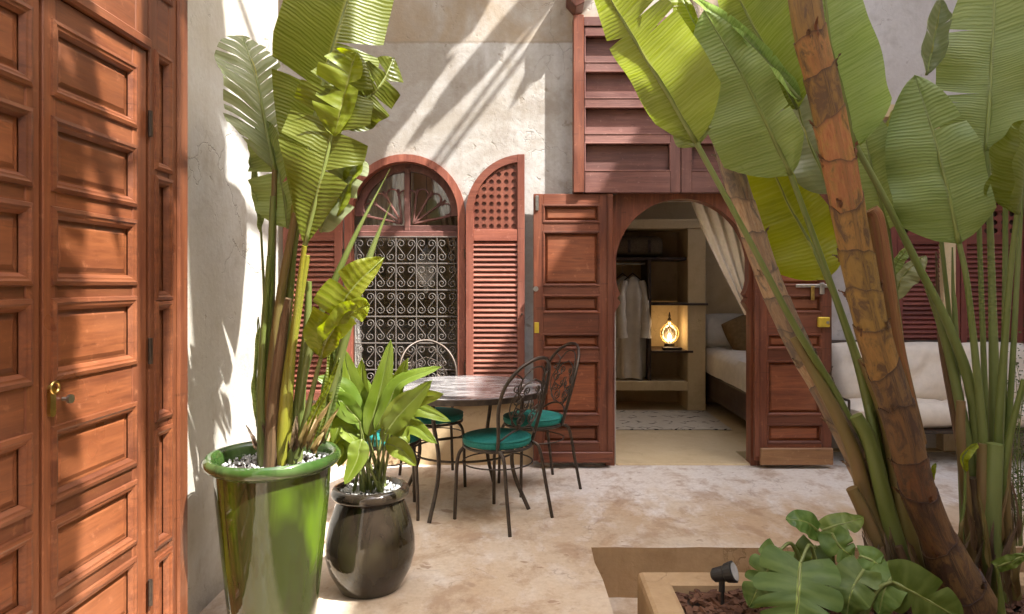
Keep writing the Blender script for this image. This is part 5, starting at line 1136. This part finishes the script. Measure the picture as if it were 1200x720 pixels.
# the long leaf at upper left and its neighbours
leaf(t2, pxs((816,168,2.80),(776,100,2.74),(736,35,2.70),(690,-45,2.66)), 0.205, 0.105, LA, roll=-14, fold=0.12, droop=0.1, pet=pxs((880,285,2.86),(930,380,2.92),(985,472,2.96),(1020,560,2.94),(1050,680,2.90)), pr=0.013)
leaf(t2, pxs((818,172,2.82),(812,158,2.82),(815,140,2.82),(830,112,2.83)), 0.075, 0.08, LB, roll=10, fold=0.2, rib=False, n=14)
leaf(t2, pxs((927,206,2.90),(898,145,2.88),(868,85,2.88),(825,12,2.90)), 0.115, 0.235, LB, roll=6, fold=0.22, pet=pxs((958,290,2.92),(990,380,2.94),(1012,450,2.95),(1045,600,2.92)), pr=0.013)
leaf(t2, pxs((969,328,3.12),(948,282,3.16),(922,235,3.18),(890,165,3.2)), 0.15, 0.215, LY, roll=10, fold=0.12, droop=0.14, pet=pxs((990,378,3.08),(1010,440,3.0),(1024,510,2.90),(1050,640,2.88)), pr=0.010)
leaf(t2, pxs((938,118,2.96),(905,80,2.98),(862,35,3.0),(800,-10,3.0)), 0.05, 0.17, LB, roll=35, fold=0.5, droop=0.15, curl=0.5, pr=0.012)
leaf(t2, pxs((935,128,3.0),(900,62,3.05),(872,10,3.08),(840,-60,3.1)), 0.20, 0.14, LA, roll=-25, fold=0.15, pr=0.010)
leaf(t2, pxs((958,100,3.1),(925,50,3.12),(905,0,3.14),(885,-60,3.16)), 0.16, 0.16, LB, roll=5, fold=0.2, pr=0.010)
leaf(t2, pxs((975,228,3.08),(958,190,3.1),(942,150,3.12),(930,100,3.14)), 0.10, 0.14, M['leaf_p'], roll=25, fold=0.25, pr=0.009)
leaf(t2, pxs((838,62,3.0),(815,30,3.0),(800,0,3.02),(775,-50,3.05)), 0.03, 0.075, LY, roll=30, fold=0.3, pr=0.006)

t3 = empty('banana_clump', W(1155,690,2.95), 'clump of upright banana stalks and wide paddle leaves at the right edge of the planter', 'plant')
root = lambda x, dy=0.0: Vector(((x-620)*2.95/F, 2.95+dy, 0.0))
leaf(t3, pxs((1124,286,2.82),(1112,230,2.80),(1096,165,2.82),(1072,88,2.88)), 0.15, 0.205, LB, roll=8, fold=0.18, droop=0.2, tears=[(1,0.72,0.02)], pet=pxs((1133,330,2.83),(1143,420,2.86),(1152,520,2.90))+[root(1160)], pr=0.012)
leaf(t3, pxs((1086,88,2.94),(1092,60,2.95),(1098,30,2.96),(1103,0,2.97)), 0.075, 0.11, M['leaf_p'], roll=15, fold=0.5, curl=0.5, pr=0.006)
leaf(t3, pxs((1156,178,2.95),(1160,110,2.96),(1164,40,2.98),(1168,-70,3.02)), 0.20, 0.21, LB, roll=-6, fold=0.14, pet=pxs((1160,260,2.94),(1163,360,2.94),(1165,460,2.94))+[root(1166)], pr=0.013)
leaf(t3, pxs((1178,215,3.02),(1186,140,3.04),(1194,60,3.06),(1204,-40,3.08)), 0.16, 0.15, LB, roll=25, fold=0.2, pr=0.010)
leaf(t3, pxs((1192,252,2.74),(1196,215,2.72),(1200,180,2.72),(1206,140,2.74)), 0.10, 0.135, LA, roll=-35, fold=0.5, curl=0.7, droop=0.0, pet=pxs((1184,320,2.80),(1176,420,2.86),(1170,520,2.90))+[root(1168,-0.03)], pr=0.012)
leaf(t3, pxs((1041,270,2.98),(1030,230,2.98),(1018,180,3.0),(1012,125,3.04)), 0.13, 0.12, LB, roll=-8, fold=0.3, pet=pxs((1048,330,2.98),(1055,390,2.98),(1064,470,2.97))+[root(1100)], pr=0.009)
leaf(t3, pxs((1047,250,3.0),(1044,205,3.02),(1038,170,3.04),(1048,128,3.08)), 0.05, 0.08, LA, roll=40, fold=0.5, pr=0.007)
leaf(t3, pxs((1048,352,3.05),(1055,330,3.05),(1066,315,3.05),(1084,300,3.07)), 0.07, 0.035, M['leaf_p'], roll=-20, fold=0.2, prof=prof_strap, pr=0.005)
leaf(t3, pxs((1040,330,3.06),(1050,310,3.06),(1058,298,3.06),(1066,288,3.08)), 0.03, 0.03, LB, roll=30, fold=0.5, prof=prof_strap, pr=0.004)
for (pts_, ra, rb_, mt) in (([(1053,262,2.96),(1085,330,2.96),(1108,400,2.95),(1126,480,2.94),(1140,570,2.94)], 0.011, 0.028, 'stalk'),
      ([(1097,295,3.0),(1099,340,3.0),(1103,400,2.99),(1118,480,2.98),(1140,600,2.96)], 0.003, 0.030, 'bark_brown'),
      ([(1116,290,2.99),(1117,340,2.98),(1120,390,2.97)], 0.003, 0.016, 'stalk'), ([(1126,470,2.88),(1126,520,2.88),(1134,600,2.90)], 0.018, 0.022, 'stalk_brown'),
      ([(1200,445,2.80),(1184,510,2.84),(1174,580,2.88)], 0.011, 0.020, 'stalk'), ([(1166,520,2.86),(1163,580,2.86),(1162,660,2.88)], 0.034, 0.040, 'stalk'), ([(1152,520,2.88),(1152,600,2.88)], 0.022, 0.034, 'stalk_brown'),
      ([(1146,225,3.05),(1152,400,3.04),(1156,500,3.02),(1160,600,3.0)], 0.010, 0.018, 'stalk'), ([(1199,190,3.05),(1188,400,3.04),(1182,500,3.02),(1176,600,3.0)], 0.010, 0.018, 'stalk'), ([(1098,235,3.1),(1118,420,3.08),(1130,520,3.04),(1144,600,3.0)], 0.009, 0.016, 'stalk'),
      ([(1178,110,3.1),(1178,320,3.08),(1176,450,3.05),(1172,600,3.0)], 0.010, 0.018, 'stalk'), ([(1182,520,2.88),(1178,600,2.88)], 0.014, 0.030, 'stalk_brown'), ([(1140,560,2.90),(1146,620,2.90)], 0.026, 0.040, 'bark_brown')):
    stalk(t3, pxs(*pts_)+[root(pts_[-1][0]+8, rnd(-0.03,0.03))], ra, rb_, M[mt])
for k in range(22):
    x = rnd(1105, 1195); y = rnd(600, 690); d0 = rnd(2.74, 2.86)
    leaf(t3, pxs((x,y+30,d0),(x-2,y,d0-0.01),(x+rnd(-14,14),y-rnd(20,55),d0)), WP(rnd(3,8),d0), WP(rnd(3,8),d0), M['bark_brown'] if k % 3 else M['stalk_brown'], prof=prof_spear, fold=0.6, roll=rnd(-40,40), n=8, m=2, rib=False, name='husk')
leaf(t3, pxs((1131,552,2.80),(1128,538,2.79),(1136,526,2.79),(1146,520,2.80)), 0.03, 0.025, LY, prof=prof_strap, roll=20, fold=0.9, pet=pxs((1130,590,2.80),(1126,622,2.80),(1128,690,2.82)), pr=0.006)
leaf(t3, pxs((1090,575,2.86),(1092,560,2.86),(1094,548,2.86),(1097,543,2.86)), 0.014, 0.014, LY, prof=prof_strap, roll=10, fold=0.8, pet=pxs((1092,600,2.87),(1098,680,2.88)), pr=0.004)

# ---- split leaved plants low in the planter
LM = M['leaf_mon']
def monstera(name, loc, label, items):
    p = empty(name, loc, label, 'plant', 'split leaved plants in the planter')
    for (mid_, w_, roll, tears, stem) in items:
        leaf(p, pxs(*mid_), w_, w_*0.95, LM, prof=prof_heart, roll=roll, fold=0.10, droop=0.18, tears=tears, slant0=-0.55, pet=pxs(*stem) if stem else None, pr=0.007, n=30, m=7, slant=0.35, ripple=0.010, lobes=0.10 if tears else 0, tstart=0.5)
    return p
spl = [(1,0.22,0.02),(1,0.40,0.028),(1,0.58,0.032),(1,0.75,0.03),(-1,0.25,0.02),(-1,0.44,0.03),(-1,0.62,0.032),(-1,0.78,0.03)]
monstera('monstera_plant', W(945,725,2.7), 'low monstera plant with a broad split leaf drooping over the planter front', [
  ([(938,660,2.62),(936,688,2.56),(934,716,2.52),(930,750,2.50)], 0.165, 0, spl, [(950,640,2.68),(962,690,2.72),(965,720,2.74)]),
  ([(912,646,2.72),(900,668,2.70),(888,690,2.69),(878,712,2.69)], 0.080, 20, spl[:3], [(930,640,2.76),(950,700,2.78)]),
  ([(958,622,2.78),(948,614,2.76),(936,610,2.75),(921,609,2.75)], 0.055, 35, [], [(966,640,2.80),(972,700,2.82)]),
  ([(964,622,2.80),(980,616,2.78),(996,612,2.78),(1012,606,2.80)], 0.055, -20, [(1,0.5,0.06)], [(970,650,2.80),(974,705,2.82)]),
  ([(975,625,2.74),(982,638,2.72),(990,646,2.71),(1000,654,2.71)], 0.065, -10, [(1,0.45,0.06),(-1,0.5,0.06)], [(976,660,2.76),(976,700,2.78)]),
  ([(955,640,2.80),(952,652,2.79),(950,664,2.79),(946,676,2.79)], 0.075, 10, [], [(962,650,2.8),(968,710,2.82)])])
monstera('monstera_plant', W(1030,725,2.62), 'low monstera plant with a pale glossy leaf at the foot of the orange trunk', [
  ([(1046,682,2.58),(1070,694,2.54),(1095,708,2.50),(1128,728,2.46)], 0.115, 25, [(1,0.35,0.05),(-1,0.55,0.04)], [(1030,690,2.60),(1012,720,2.62)]),
  ([(1012,668,2.64),(1002,684,2.62),(996,700,2.60),(992,722,2.60)], 0.085, 0, spl[2:5], [(1015,690,2.68),(1010,720,2.7)]),
  ([(1008,652,2.70),(1020,656,2.68),(1030,662,2.67),(1042,664,2.67)], 0.055, -15, [], [(1006,680,2.7),(1006,720,2.72)]),
  ([(1050,672,2.62),(1040,684,2.60),(1034,700,2.59),(1030,720,2.59)], 0.075, 20, [(1,0.5,0.06)], [(1046,690,2.64),(1040,722,2.66)]),
  ([(1168,664,2.6),(1180,660,2.58),(1190,656,2.57),(1204,650,2.56)], 0.030, 30, [], [(1172,690,2.62),(1174,722,2.64)])])
# ---- feathery plant at the right edge
fp = empty('feathery_plant', W(1195,620,3.45), 'fine leaved feathery plant at the right edge beside the sofa', 'plant')
for k in range(15):
    x0 = 1198+rnd(-8,10); d0 = 3.45+rnd(-0.15,0.15); tip = (x0+rnd(-40,16), rnd(345,560)); P_ = catmull([W(x0,640,d0), W(x0+rnd(-6,6), lerp(640,tip[1],0.55), d0), W(tip[0],tip[1],d0+rnd(-0.1,0.1))], 26)
    b = MB(); b.tube(P_, lambda t: 0.004*(1-0.8*t), 5); st = b.build('stem', M['stalk'], fp)
    b = MB()
    for i in range(4, 26):
        for q in range(5):
            c = P_[i]+Vector((rnd(-1,1), rnd(-1,1), rnd(-1,1)))*0.022; dv = Vector((rnd(-1,1), rnd(-1,1), rnd(-0.3,1))).normalized()*rnd(0.010,0.018); sv = dv.cross(Vector((rnd(-1,1),rnd(-1,1),rnd(-1,1)))).normalized()*0.004
            b.add([c, c+dv*0.5+sv, c+dv, c+dv*0.5-sv], [(0,1,2,3)])
    tag(b.build('foliage', M['leaf_fern'], st, recalc=False), kind='stuff')
